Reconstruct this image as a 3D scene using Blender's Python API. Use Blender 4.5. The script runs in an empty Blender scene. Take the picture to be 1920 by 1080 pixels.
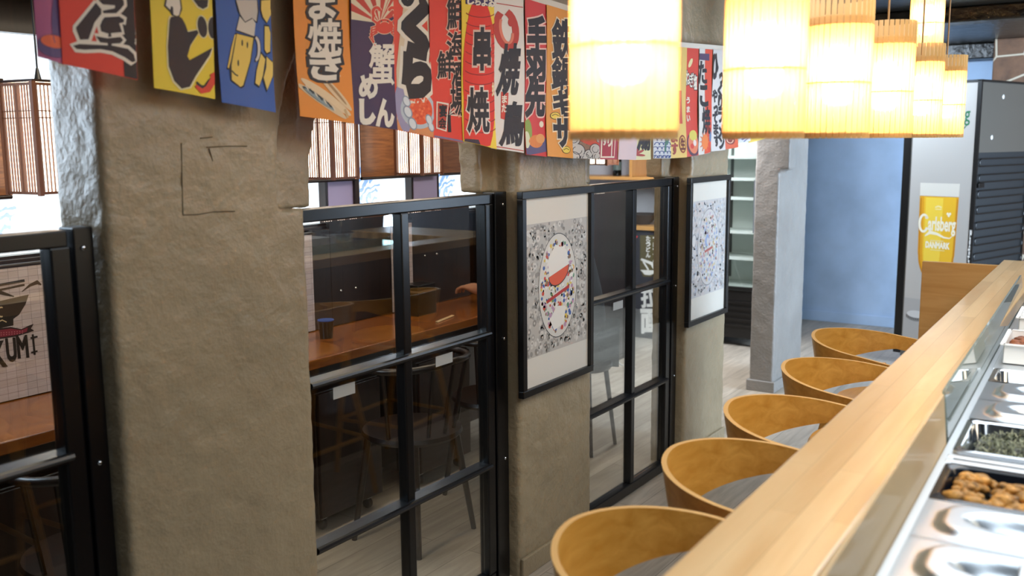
import bpy, bmesh, math, random
import numpy as np
from mathutils import Vector, Matrix, noise

random.seed(7)
S = bpy.context.scene
COL = S.collection
PI = math.pi

# ------------------------------------------------------------------ camera
FPX, CX, CY, EYE = 1800.0, 960.0, 540.0, 1.6
def _n(v): return v / np.linalg.norm(v)
def _ray(x, y): return _n(np.array([(x - CX) / FPX, -(y - CY) / FPX, -1.0]))
_dY = _ray(2180, 255)
_up = -_ray(1090, 12000); _up = _n(_up - _dY * np.dot(_up, _dY))
RM = np.array([np.cross(_dY, _up), _dY, _up])
CP = np.array([0, 0, EYE])
def atx(x, y, X):
    d = RM @ _ray(x, y); return CP + (X / d[0]) * d
def aty(x, y, Y):
    d = RM @ _ray(x, y); return CP + (Y / d[1]) * d
def atz(x, y, Z):
    d = RM @ _ray(x, y); return CP + ((Z - EYE) / d[2]) * d

cam = bpy.data.cameras.new('camera')
cam.sensor_width = 36; cam.lens = FPX / 1920 * 36
cam.clip_start = 0.05; cam.clip_end = 60
cam.dof.use_dof = True; cam.dof.focus_distance = 3.5; cam.dof.aperture_fstop = 3.2
cobj = bpy.data.objects.new('camera', cam); COL.objects.link(cobj)
mw = Matrix([list(RM[i]) + [CP[i]] for i in range(3)] + [[0, 0, 0, 1]])
cobj.matrix_world = mw
S.camera = cobj

# ------------------------------------------------------------------ world, light, exposure
S.view_settings.view_transform = 'Standard'
S.view_settings.look = 'None'
S.view_settings.exposure = 0.22
S.view_settings.gamma = 1.0
S.view_settings.use_curve_mapping = False
W = bpy.data.worlds.new('world'); S.world = W; W.use_nodes = True
W.node_tree.nodes['Background'].inputs[0].default_value = (0.6, 0.62, 0.7, 1)
W.node_tree.nodes['Background'].inputs[1].default_value = 0.25
S.cycles.transparent_max_bounces = 24
S.cycles.sample_clamp_indirect = 6.0

def area(name, loc, target, sx, sy, power, color):
    l = bpy.data.lights.new(name, 'AREA'); l.shape = 'RECTANGLE'
    l.size = sx; l.size_y = sy; l.energy = power; l.color = color
    o = bpy.data.objects.new(name, l); COL.objects.link(o)
    o.location = loc
    o.rotation_euler = (Vector(target) - Vector(loc)).to_track_quat('-Z', 'Y').to_euler()
    return o
WARM = (1.0, 0.80, 0.52)
area('kitchen_light', (0.10, 2.5, 2.29), (0.10, 2.5, 0), 1.5, 4.2, 64, (0.84, 0.92, 1.0))
area('entrance_daylight', (1.3, 6.0, 1.45), (-2.2, 8.3, 1.1), 1.2, 1.9, 260, (0.62, 0.79, 1.0))
area('end_wall_fill', (-2.1, 6.5, 2.27), (-2.3, 8.5, 0.7), 1.0, 0.25, 58, (0.68, 0.83, 1.0))  # added light behind the beam, no lamp seen, brightens the blue wall
area('window_daylight', (-3.05, 0.95, 1.70), (-1.9, 1.5, 1.5), 0.7, 0.6, 12, (0.62, 0.80, 1.0))
area('window_bar_fill', (-2.45, 2.7, 2.08), (-2.45, 2.7, 0), 0.25, 4.0, 21, (1.0, 0.84, 0.64))  # added overhead fill for the window bar floor, no such lamp seen
area('hall_daylight', (-2.7, 5.9, 2.07), (-3.0, 6.9, 0.4), 0.7, 1.0, 85, (0.93, 0.95, 1.0))
area('corridor_fill', (-0.95, 2.5, 2.25), (-1.80, 2.5, 0.8), 0.3, 4.2, 13, (1.0, 0.82, 0.58))  # added warm strip for the pier fronts, no spotlights seen

# ------------------------------------------------------------------ materials
def lin(h):
    h = h.lstrip('#'); out = []
    for i in (0, 2, 4):
        c = int(h[i:i + 2], 16) / 255
        out.append(c / 12.92 if c <= 0.04045 else ((c + 0.055) / 1.055) ** 2.4)
    return tuple(out) + (1.0,)
MATS = {}
def mat(name, col, rough=0.5, metal=0.0, bump=None, emit=None, spec=0.5, var=None, coat=0.0):
    """col hex; bump=(scale,strength,distance); var=(scale,amount) gentle colour change"""
    if name in MATS: return MATS[name]
    m = bpy.data.materials.new(name); m.use_nodes = True
    nt = m.node_tree; b = nt.nodes['Principled BSDF']
    c = lin(col)
    b.inputs['Base Color'].default_value = c
    b.inputs['Roughness'].default_value = rough
    b.inputs['Metallic'].default_value = metal
    b.inputs['Specular IOR Level'].default_value = spec
    b.inputs['Coat Weight'].default_value = coat
    if emit:
        b.inputs['Emission Color'].default_value = lin(emit[0]); b.inputs['Emission Strength'].default_value = emit[1]
    if bump or var:
        tc = nt.nodes.new('ShaderNodeTexCoord')
    if var:
        n = nt.nodes.new('ShaderNodeTexNoise'); n.inputs['Scale'].default_value = var[0]; n.inputs['Detail'].default_value = 6
        nt.links.new(tc.outputs['Object'], n.inputs['Vector'])
        r = nt.nodes.new('ShaderNodeValToRGB')
        a = var[1]
        r.color_ramp.elements[0].position = 0.3; r.color_ramp.elements[1].position = 0.7
        r.color_ramp.elements[0].color = tuple(x * (1 - a) for x in c[:3]) + (1,)
        r.color_ramp.elements[1].color = tuple(min(1, x * (1 + a)) for x in c[:3]) + (1,)
        nt.links.new(n.outputs['Fac'], r.inputs['Fac']); nt.links.new(r.outputs['Color'], b.inputs['Base Color'])
    if bump:
        n = nt.nodes.new('ShaderNodeTexNoise'); n.inputs['Scale'].default_value = bump[0]; n.inputs['Detail'].default_value = 8
        n.inputs['Roughness'].default_value = 0.62
        nt.links.new(tc.outputs['Object'], n.inputs['Vector'])
        bp = nt.nodes.new('ShaderNodeBump'); bp.inputs['Strength'].default_value = bump[1]; bp.inputs['Distance'].default_value = bump[2]
        nt.links.new(n.outputs['Fac'], bp.inputs['Height']); nt.links.new(bp.outputs['Normal'], b.inputs['Normal'])
    MATS[name] = m
    return m

def wood(name, c1, c2, axis='Y', scale=1.0, rough=0.4, coat=0.0, blocks=None, planks=None):
    """grain stretched along axis; blocks=(w,len) butcher block staves; planks=(axis, width) board seams"""
    if name in MATS: return MATS[name]
    m = bpy.data.materials.new(name); m.use_nodes = True
    nt = m.node_tree; b = nt.nodes['Principled BSDF']; L = nt.links.new
    tc = nt.nodes.new('ShaderNodeTexCoord'); mp = nt.nodes.new('ShaderNodeMapping')
    s = [14 * scale] * 3; s['XYZ'.index(axis)] = 1.3 * scale
    mp.inputs['Scale'].default_value = s
    L(tc.outputs['Object'], mp.inputs['Vector'])
    n = nt.nodes.new('ShaderNodeTexNoise'); n.inputs['Scale'].default_value = 2.2; n.inputs['Detail'].default_value = 9
    n.inputs['Roughness'].default_value = 0.6; n.inputs['Distortion'].default_value = 0.6
    L(mp.outputs['Vector'], n.inputs['Vector'])
    r = nt.nodes.new('ShaderNodeValToRGB')
    r.color_ramp.elements[0].position = 0.28; r.color_ramp.elements[1].position = 0.74
    r.color_ramp.elements[0].color = lin(c1); r.color_ramp.elements[1].color = lin(c2)
    L(n.outputs['Fac'], r.inputs['Fac'])
    out = r.outputs['Color']
    if blocks or planks:
        bk = nt.nodes.new('ShaderNodeTexBrick')
        bk.inputs['Scale'].default_value = 1.0
        m2 = nt.nodes.new('ShaderNodeMapping'); L(tc.outputs['Object'], m2.inputs['Vector'])
        if blocks:
            bk.inputs['Brick Width'].default_value = blocks[1]; bk.inputs['Row Height'].default_value = blocks[0]
            bk.inputs['Mortar Size'].default_value = 0.0006
            bk.inputs['Color1'].default_value = (0.80, 0.76, 0.72, 1); bk.inputs['Color2'].default_value = (1, 1, 1, 1)
            bk.inputs['Mortar'].default_value = (0.55, 0.5, 0.45, 1)
            m2.inputs['Rotation'].default_value = (0, 0, PI / 2) if axis == 'Y' else ((PI / 2, 0, 0) if axis == 'X' else (0, 0, 0))
            bk.offset = 0.37
        else:
            bk.inputs['Brick Width'].default_value = 40; bk.inputs['Row Height'].default_value = planks[1]
            bk.inputs['Mortar Size'].default_value = 0.0016
            bk.inputs['Color1'].default_value = (0.85, 0.85, 0.85, 1); bk.inputs['Color2'].default_value = (1, 1, 1, 1)
            bk.inputs['Mortar'].default_value = (0.25, 0.25, 0.25, 1)
            m2.inputs['Rotation'].default_value = {'X': (0, 0, PI / 2), 'Y': (0, 0, 0), 'Z': (PI / 2, 0, 0)}[planks[0]]
        L(m2.outputs['Vector'], bk.inputs['Vector'])
        mx = nt.nodes.new('ShaderNodeMix'); mx.data_type = 'RGBA'; mx.blend_type = 'MULTIPLY'
        mx.inputs['Factor'].default_value = 0.9
        L(out, mx.inputs[6]); L(bk.outputs['Color'], mx.inputs[7]); out = mx.outputs[2]
    L(out, b.inputs['Base Color'])
    b.inputs['Roughness'].default_value = rough; b.inputs['Coat Weight'].default_value = coat; b.inputs['Coat Roughness'].default_value = 0.12
    bp = nt.nodes.new('ShaderNodeBump'); bp.inputs['Strength'].default_value = 0.12; bp.inputs['Distance'].default_value = 0.002
    L(n.outputs['Fac'], bp.inputs['Height']); L(bp.outputs['Normal'], b.inputs['Normal'])
    MATS[name] = m
    return m

def glass_mat(name, tint='FFFFFF', refl=1.0, milk=0.0, milkcol='E8E4DC', rough=0.0):
    if name in MATS: return MATS[name]
    m = bpy.data.materials.new(name); m.use_nodes = True
    nt = m.node_tree; L = nt.links.new
    nt.nodes.remove(nt.nodes['Principled BSDF'])
    tr = nt.nodes.new('ShaderNodeBsdfTransparent'); tr.inputs[0].default_value = lin(tint)
    gl = nt.nodes.new('ShaderNodeBsdfGlossy'); gl.inputs['Roughness'].default_value = rough
    lw = nt.nodes.new('ShaderNodeLayerWeight'); lw.inputs[0].default_value = 0.5
    pw = nt.nodes.new('ShaderNodeMath'); pw.operation = 'POWER'; pw.inputs[1].default_value = 5.0
    L(lw.outputs['Facing'], pw.inputs[0])
    ml = nt.nodes.new('ShaderNodeMath'); ml.operation = 'MULTIPLY_ADD'; ml.use_clamp = True
    ml.inputs[1].default_value = 0.96 * refl; ml.inputs[2].default_value = 0.04 * refl
    L(pw.outputs[0], ml.inputs[0])
    mx = nt.nodes.new('ShaderNodeMixShader')
    L(ml.outputs[0], mx.inputs[0]); L(tr.outputs[0], mx.inputs[1]); L(gl.outputs[0], mx.inputs[2])
    out = mx.outputs[0]
    if milk > 0:
        df = nt.nodes.new('ShaderNodeBsdfDiffuse'); df.inputs[0].default_value = lin(milkcol)
        m2 = nt.nodes.new('ShaderNodeMixShader'); m2.inputs[0].default_value = milk
        L(out, m2.inputs[1]); L(df.outputs[0], m2.inputs[2]); out = m2.outputs[0]
    L(out, nt.nodes['Material Output'].inputs[0])
    MATS[name] = m
    return m

def plaster(name, c, rough=0.42, s1=7.0, s2=70.0, k=1.0):
    """hand-trowelled satin paint: broad lumps plus fine grit"""
    if name in MATS: return MATS[name]
    m = bpy.data.materials.new(name); m.use_nodes = True
    nt = m.node_tree; b = nt.nodes['Principled BSDF']; L = nt.links.new
    tc = nt.nodes.new('ShaderNodeTexCoord')
    col = lin(c)
    n0 = nt.nodes.new('ShaderNodeTexNoise'); n0.inputs['Scale'].default_value = 3.1; n0.inputs['Detail'].default_value = 5
    L(tc.outputs['Object'], n0.inputs['Vector'])
    r = nt.nodes.new('ShaderNodeValToRGB')
    r.color_ramp.elements[0].position = 0.3; r.color_ramp.elements[1].position = 0.72
    r.color_ramp.elements[0].color = tuple(x * 0.86 for x in col[:3]) + (1,)
    r.color_ramp.elements[1].color = tuple(x * 1.1 for x in col[:3]) + (1,)
    L(n0.outputs['Fac'], r.inputs['Fac']); L(r.outputs['Color'], b.inputs['Base Color'])
    n1 = nt.nodes.new('ShaderNodeTexNoise'); n1.inputs['Scale'].default_value = s1; n1.inputs['Detail'].default_value = 4; n1.inputs['Distortion'].default_value = 1.2
    n2 = nt.nodes.new('ShaderNodeTexNoise'); n2.inputs['Scale'].default_value = s2; n2.inputs['Detail'].default_value = 5
    for n in (n1, n2): L(tc.outputs['Object'], n.inputs['Vector'])
    b1 = nt.nodes.new('ShaderNodeBump'); b1.inputs['Strength'].default_value = 0.22 * k; b1.inputs['Distance'].default_value = 0.03
    b2 = nt.nodes.new('ShaderNodeBump'); b2.inputs['Strength'].default_value = 0.5 * k; b2.inputs['Distance'].default_value = 0.006
    L(n1.outputs['Fac'], b1.inputs['Height']); L(n2.outputs['Fac'], b2.inputs['Height'])
    L(b1.outputs['Normal'], b2.inputs['Normal']); L(b2.outputs['Normal'], b.inputs['Normal'])
    b.inputs['Roughness'].default_value = rough
    MATS[name] = m
    return m

M_TAUPE = plaster('taupe_plaster', '9E8E72', 0.40)
M_BLUEW = plaster('wall_daylight_blue', 'A9C6E8', 0.6, s1=5, s2=45, k=0.35)  # blue of the daylight put into the wall colour
M_PALE = plaster('pale_plaster', 'B9BDC4', 0.5, k=0.8)
M_BLACKC = plaster('black_ceiling_plaster', '15130F', 0.32, s1=9, s2=30, k=1.6)
M_STEELBLK = mat('black_steel', '0B0B0D', 0.28, 0.0, spec=0.6)
M_FRAMEBLK = mat('black_frame_lacquer', '0E0C0B', 0.35)
M_DARKWOOD = wood('dark_stained_boards', '140A06', '2A1710', 'Z', 1.0, 0.32, 0.25, planks=('Y', 0.13))
M_DARKWOODP = wood('dark_stained_wood', '170C07', '301B12', 'Z', 1.0, 0.3, 0.2)
M_DARKCH = wood('dark_chair_wood', '120A06', '26150D', 'Y', 1.0, 0.35, 0.2)
M_TABLE = wood('amber_table_wood', '6E3A14', '9A5A24', 'Y', 0.8, 0.22, 0.4)
M_LEDGE = wood('pale_beech_block', 'DEB27A', 'EFCC98', 'Y', 0.6, 0.28, 0.35, blocks=(0.045, 0.62))
M_LEDGEX = wood('pale_beech_board', 'C98F4A', 'DDAA68', 'X', 0.8, 0.4, 0.1)
M_OAK = wood('amber_oak_veneer', 'B47A2A', 'D49C48', 'Y', 1.1, 0.35, 0.15)
M_OAKEDGE = mat('pale_ply_edge', 'D8A968', 0.5)
M_STEEL = mat('brushed_steel', 'D3D8DC', 0.42, 1.0, bump=(60, 0.03, 0.001))
M_STEELD = mat('satin_steel', 'B6BBC0', 0.34, 1.0)
M_CHROME = mat('polished_steel', 'D8DCE0', 0.12, 1.0)
M_WHITE = mat('white_plastic', 'EDEDEA', 0.4)
M_GLASS = glass_mat('clear_glass', 'F8FAF9', 2.0)

# floor planks
def floor_mat():
    m = bpy.data.materials.new('grey_oak_planks'); m.use_nodes = True
    nt = m.node_tree; b = nt.nodes['Principled BSDF']; L = nt.links.new
    tc = nt.nodes.new('ShaderNodeTexCoord')
    mp = nt.nodes.new('ShaderNodeMapping'); mp.inputs['Rotation'].default_value = (0, 0, PI / 2)
    L(tc.outputs['Object'], mp.inputs['Vector'])
    bk = nt.nodes.new('ShaderNodeTexBrick'); bk.inputs['Scale'].default_value = 1
    bk.inputs['Brick Width'].default_value = 1.22; bk.inputs['Row Height'].default_value = 0.18
    bk.inputs['Mortar Size'].default_value = 0.0012; bk.offset = 0.37
    bk.inputs['Color1'].default_value = lin('A69C8E'); bk.inputs['Color2'].default_value = lin('BBB1A3')
    bk.inputs['Mortar'].default_value = lin('6A6258')
    L(mp.outputs['Vector'], bk.inputs['Vector'])
    m2 = nt.nodes.new('ShaderNodeMapping'); m2.inputs['Scale'].default_value = (16, 1.6, 1)
    L(tc.outputs['Object'], m2.inputs['Vector'])
    n = nt.nodes.new('ShaderNodeTexNoise'); n.inputs['Scale'].default_value = 1.8; n.inputs['Detail'].default_value = 8; n.inputs['Distortion'].default_value = 0.8
    L(m2.outputs['Vector'], n.inputs['Vector'])
    r = nt.nodes.new('ShaderNodeValToRGB'); r.color_ramp.elements[0].position = 0.3; r.color_ramp.elements[1].position = 0.7
    r.color_ramp.elements[0].color = (0.72, 0.70, 0.67, 1); r.color_ramp.elements[1].color = (1.1, 1.08, 1.05, 1)
    L(n.outputs['Fac'], r.inputs['Fac'])
    mx = nt.nodes.new('ShaderNodeMix'); mx.data_type = 'RGBA'; mx.blend_type = 'MULTIPLY'; mx.inputs['Factor'].default_value = 1
    L(bk.outputs['Color'], mx.inputs[6]); L(r.outputs['Color'], mx.inputs[7])
    L(mx.outputs[2], b.inputs['Base Color'])
    b.inputs['Roughness'].default_value = 0.38
    return m
M_FLOOR = floor_mat()

def stone_mat():
    m = bpy.data.materials.new('brown_fieldstone'); m.use_nodes = True
    nt = m.node_tree; b = nt.nodes['Principled BSDF']; L = nt.links.new
    tc = nt.nodes.new('ShaderNodeTexCoord')
    v = nt.nodes.new('ShaderNodeTexVoronoi'); v.feature = 'DISTANCE_TO_EDGE'; v.inputs['Scale'].default_value = 4.2
    L(tc.outputs['Object'], v.inputs['Vector'])
    r = nt.nodes.new('ShaderNodeValToRGB'); r.color_ramp.elements[0].position = 0.015; r.color_ramp.elements[1].position = 0.035
    r.color_ramp.elements[0].color = lin('A89C88'); r.color_ramp.elements[1].color = (0, 0, 0, 1)
    n = nt.nodes.new('ShaderNodeTexNoise'); n.inputs['Scale'].default_value = 14; n.inputs['Detail'].default_value = 8
    L(tc.outputs['Object'], n.inputs['Vector'])
    r2 = nt.nodes.new('ShaderNodeValToRGB'); r2.color_ramp.elements[0].color = lin('33231A'); r2.color_ramp.elements[1].color = lin('75543C')
    L(n.outputs['Fac'], r2.inputs['Fac']); L(v.outputs['Distance'], r.inputs['Fac'])
    mx = nt.nodes.new('ShaderNodeMix'); mx.data_type = 'RGBA'; mx.blend_type = 'LIGHTEN'; mx.inputs['Factor'].default_value = 1
    L(r2.outputs['Color'], mx.inputs[6]); L(r.outputs['Color'], mx.inputs[7]); L(mx.outputs[2], b.inputs['Base Color'])
    bp = nt.nodes.new('ShaderNodeBump'); bp.inputs['Strength'].default_value = 0.6; bp.inputs['Distance'].default_value = 0.02
    L(n.outputs['Fac'], bp.inputs['Height']); L(bp.outputs['Normal'], b.inputs['Normal'])
    b.inputs['Roughness'].default_value = 0.8
    return m
M_STONE = stone_mat()

# ------------------------------------------------------------------ mesh helpers
class MB:
    def __init__(s): s.v = []; s.f = []; s.m = []
    def add(s, vs, fs, m=0):
        o = len(s.v); s.v += [tuple(map(float, p)) for p in vs]
        for f in fs: s.f.append([i + o for i in f]); s.m.append(m)
    def box(s, x0, x1, y0, y1, z0, z1, m=0):
        s.add([(x0, y0, z0), (x1, y0, z0), (x1, y1, z0), (x0, y1, z0), (x0, y0, z1), (x1, y0, z1), (x1, y1, z1), (x0, y1, z1)],
              [(0, 3, 2, 1), (4, 5, 6, 7), (0, 1, 5, 4), (1, 2, 6, 5), (2, 3, 7, 6), (3, 0, 4, 7)], m)
        return s
    def poly(s, pts, m=0): s.add(pts, [list(range(len(pts)))], m); return s
    def prism(s, pts, d, m=0):
        """pts: planar 3D loop, d: extrusion vector"""
        n = len(pts); d = Vector(d); q = [Vector(p) for p in pts]
        s.add(q + [p + d for p in q], [list(range(n))[::-1], list(range(n, 2 * n))] + [(i, (i + 1) % n, n + (i + 1) % n, n + i) for i in range(n)], m)
        return s
    def tube(s, path, r, seg=10, m=0, closed=False, cap=True):
        P = [Vector(p) for p in path]; n = len(P)
        R = r if isinstance(r, (list, tuple)) else [r] * n
        rings = []; prev = None
        for i, p in enumerate(P):
            if closed: t = (P[(i + 1) % n] - P[i - 1])
            else: t = P[min(i + 1, n - 1)] - P[max(i - 1, 0)]
            t = t.normalized() if t.length > 1e-9 else Vector((0, 0, 1))
            if prev is None:
                a = Vector((0, 0, 1)) if abs(t.z) < 0.9 else Vector((1, 0, 0))
                u = t.cross(a).normalized()
            else:
                u = (prev - t * prev.dot(t)); u = u.normalized() if u.length > 1e-6 else t.orthogonal().normalized()
            prev = u; w = t.cross(u)
            rings.append([p + (u * math.cos(2 * PI * k / seg) + w * math.sin(2 * PI * k / seg)) * R[i] for k in range(seg)])
        vs = [q for rg in rings for q in rg]; fs = []
        for i in range(n if closed else n - 1):
            j = (i + 1) % n
            for k in range(seg):
                k2 = (k + 1) % seg
                fs.append((i * seg + k, i * seg + k2, j * seg + k2, j * seg + k))
        if cap and not closed:
            fs.append(list(range(seg))[::-1]); fs.append([(n - 1) * seg + k for k in range(seg)])
        s.add(vs, fs, m); return s
    def lathe(s, prof, c=(0, 0, 0), seg=32, m=0, sx=1, sy=1, close=False):
        vs = []; n = len(prof)
        for r, z in prof:
            for k in range(seg):
                a = 2 * PI * k / seg; vs.append((c[0] + r * math.cos(a) * sx, c[1] + r * math.sin(a) * sy, c[2] + z))
        fs = []
        for i in range(n - 1):
            for k in range(seg):
                k2 = (k + 1) % seg; fs.append((i * seg + k, i * seg + k2, (i + 1) * seg + k2, (i + 1) * seg + k))
        if prof[0][0] > 1e-6: fs.append(list(range(seg))[::-1])
        if prof[-1][0] > 1e-6: fs.append([(n - 1) * seg + k for k in range(seg)])
        s.add(vs, fs, m); return s
    def ellipsoid(s, c, r, seg=16, rings=10, m=0, rot=None):
        vs = []; fs = []
        for i in range(rings + 1):
            th = PI * i / rings
            for k in range(seg):
                a = 2 * PI * k / seg
                p = Vector((r[0] * math.sin(th) * math.cos(a), r[1] * math.sin(th) * math.sin(a), r[2] * math.cos(th)))
                if rot is not None: p = rot @ p
                vs.append(p + Vector(c))
        for i in range(rings):
            for k in range(seg):
                k2 = (k + 1) % seg; fs.append((i * seg + k, (i + 1) * seg + k, (i + 1) * seg + k2, i * seg + k2))
        s.add(vs, fs, m); return s
    def grid(s, fn, nu, nv, m=0):
        vs = [fn(i / nu, j / nv) for j in range(nv + 1) for i in range(nu + 1)]
        fs = [(j * (nu + 1) + i, j * (nu + 1) + i + 1, (j + 1) * (nu + 1) + i + 1, (j + 1) * (nu + 1) + i) for j in range(nv) for i in range(nu)]
        s.add(vs, fs, m); return s

WM = {}   # world matrix of every object we make
def wmat(o): return WM.get(o.name, Matrix.Identity(4))
def setp(o, label=None, cat=None, group=None, kind=None):
    if label: o['label'] = label
    if cat: o['category'] = cat
    if group: o['group'] = group
    if kind: o['kind'] = kind
    return o
def thing(name, label, cat, loc=(0, 0, 0), group=None, rz=0.0):
    o = bpy.data.objects.new(name, None); COL.objects.link(o)
    o.empty_display_size = 0.05
    o.location = loc; o.rotation_euler = (0, 0, rz)
    WM[o.name] = Matrix.Translation(loc) @ Matrix.Rotation(rz, 4, 'Z')
    return setp(o, label, cat, group)
def build(name, mb, mats, parent=None, loc=None, smooth=None, bevel=None, local=False, weld=False):
    """mb in world coordinates unless local; becomes ONE mesh object"""
    if not isinstance(mats, (list, tuple)): mats = [mats]
    me = bpy.data.meshes.new(name)
    if parent is not None and not local:
        inv = wmat(parent).inverted(); vs = [inv @ Vector(p) for p in mb.v]
    elif loc is not None and not local:
        L = Vector(loc); vs = [Vector(p) - L for p in mb.v]
    else: vs = mb.v
    me.from_pydata([tuple(p) for p in vs], [], mb.f)
    for m in mats: me.materials.append(m)
    if len(mats) > 1: me.polygons.foreach_set('material_index', mb.m)
    me.validate(); me.update()
    if weld:
        bm = bmesh.new(); bm.from_mesh(me); bmesh.ops.remove_doubles(bm, verts=bm.verts, dist=1e-5); bm.to_mesh(me); bm.free()
    if smooth is not None:
        me.polygons.foreach_set('use_smooth', [True] * len(me.polygons)); me.set_sharp_from_angle(angle=math.radians(smooth))
    o = bpy.data.objects.new(name, me); COL.objects.link(o)
    if parent is not None: o.parent = parent; WM[o.name] = wmat(parent)
    elif loc is not None: o.location = loc; WM[o.name] = Matrix.Translation(loc)
    if bevel:
        md = o.modifiers.new('bevel', 'BEVEL'); md.width = bevel; md.segments = 2; md.limit_method = 'ANGLE'; md.angle_limit = math.radians(40)
        md.harden_normals = False
    return o
def structure(name, mb, mats, **k):
    return setp(build(name, mb, mats, **k), kind='structure')
def kids(o): return [c for c in bpy.data.objects if c.parent == o]
def copy_thing(root, loc, rz=0.0, label=None, group=None, only=None):
    tree = {}
    for c in bpy.data.objects: tree.setdefault(c.parent.name if c.parent else None, []).append(c)
    def rec(o, par):
        c = o.copy(); COL.objects.link(c)
        if par is not None: c.parent = par
        for ch in tree.get(o.name, []): rec(ch, c)
        return c
    r = rec(root, None); r.location = loc; r.rotation_euler = (0, 0, rz)
    if label: r['label'] = label
    if group: r['group'] = group
    WM[r.name] = Matrix.Translation(loc) @ Matrix.Rotation(rz, 4, 'Z')
    return r

# ------------------------------------------------------------------ flat art: printed shapes and lettering
_G = {}
def glyph(ch, bold):
    k = (ch, round(bold, 3))
    if k in _G: return _G[k]
    cu = bpy.data.curves.new('g', 'FONT'); cu.body = ch; cu.size = 1; cu.align_x = 'CENTER'; cu.align_y = 'CENTER'
    cu.resolution_u = 3; cu.bevel_depth = bold; cu.bevel_resolution = 1; cu.fill_mode = 'BOTH'
    o = bpy.data.objects.new('g', cu); COL.objects.link(o)
    me = bpy.data.meshes.new_from_object(o.evaluated_get(bpy.context.evaluated_depsgraph_get()))
    v = [(p.co.x, p.co.y) for p in me.vertices]; f = [tuple(p.vertices) for p in me.polygons if p.area > 1e-9 and p.normal.z > 0.002]
    bpy.data.objects.remove(o); bpy.data.curves.remove(cu); bpy.data.meshes.remove(me)
    _G[k] = (v, f); return _G[k]
def glyph_box(ch):
    v, f = glyph(ch, 0.0)
    xs = [p[0] for p in v]; ys = [p[1] for p in v]
    return min(xs), max(xs), min(ys), max(ys)
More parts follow.
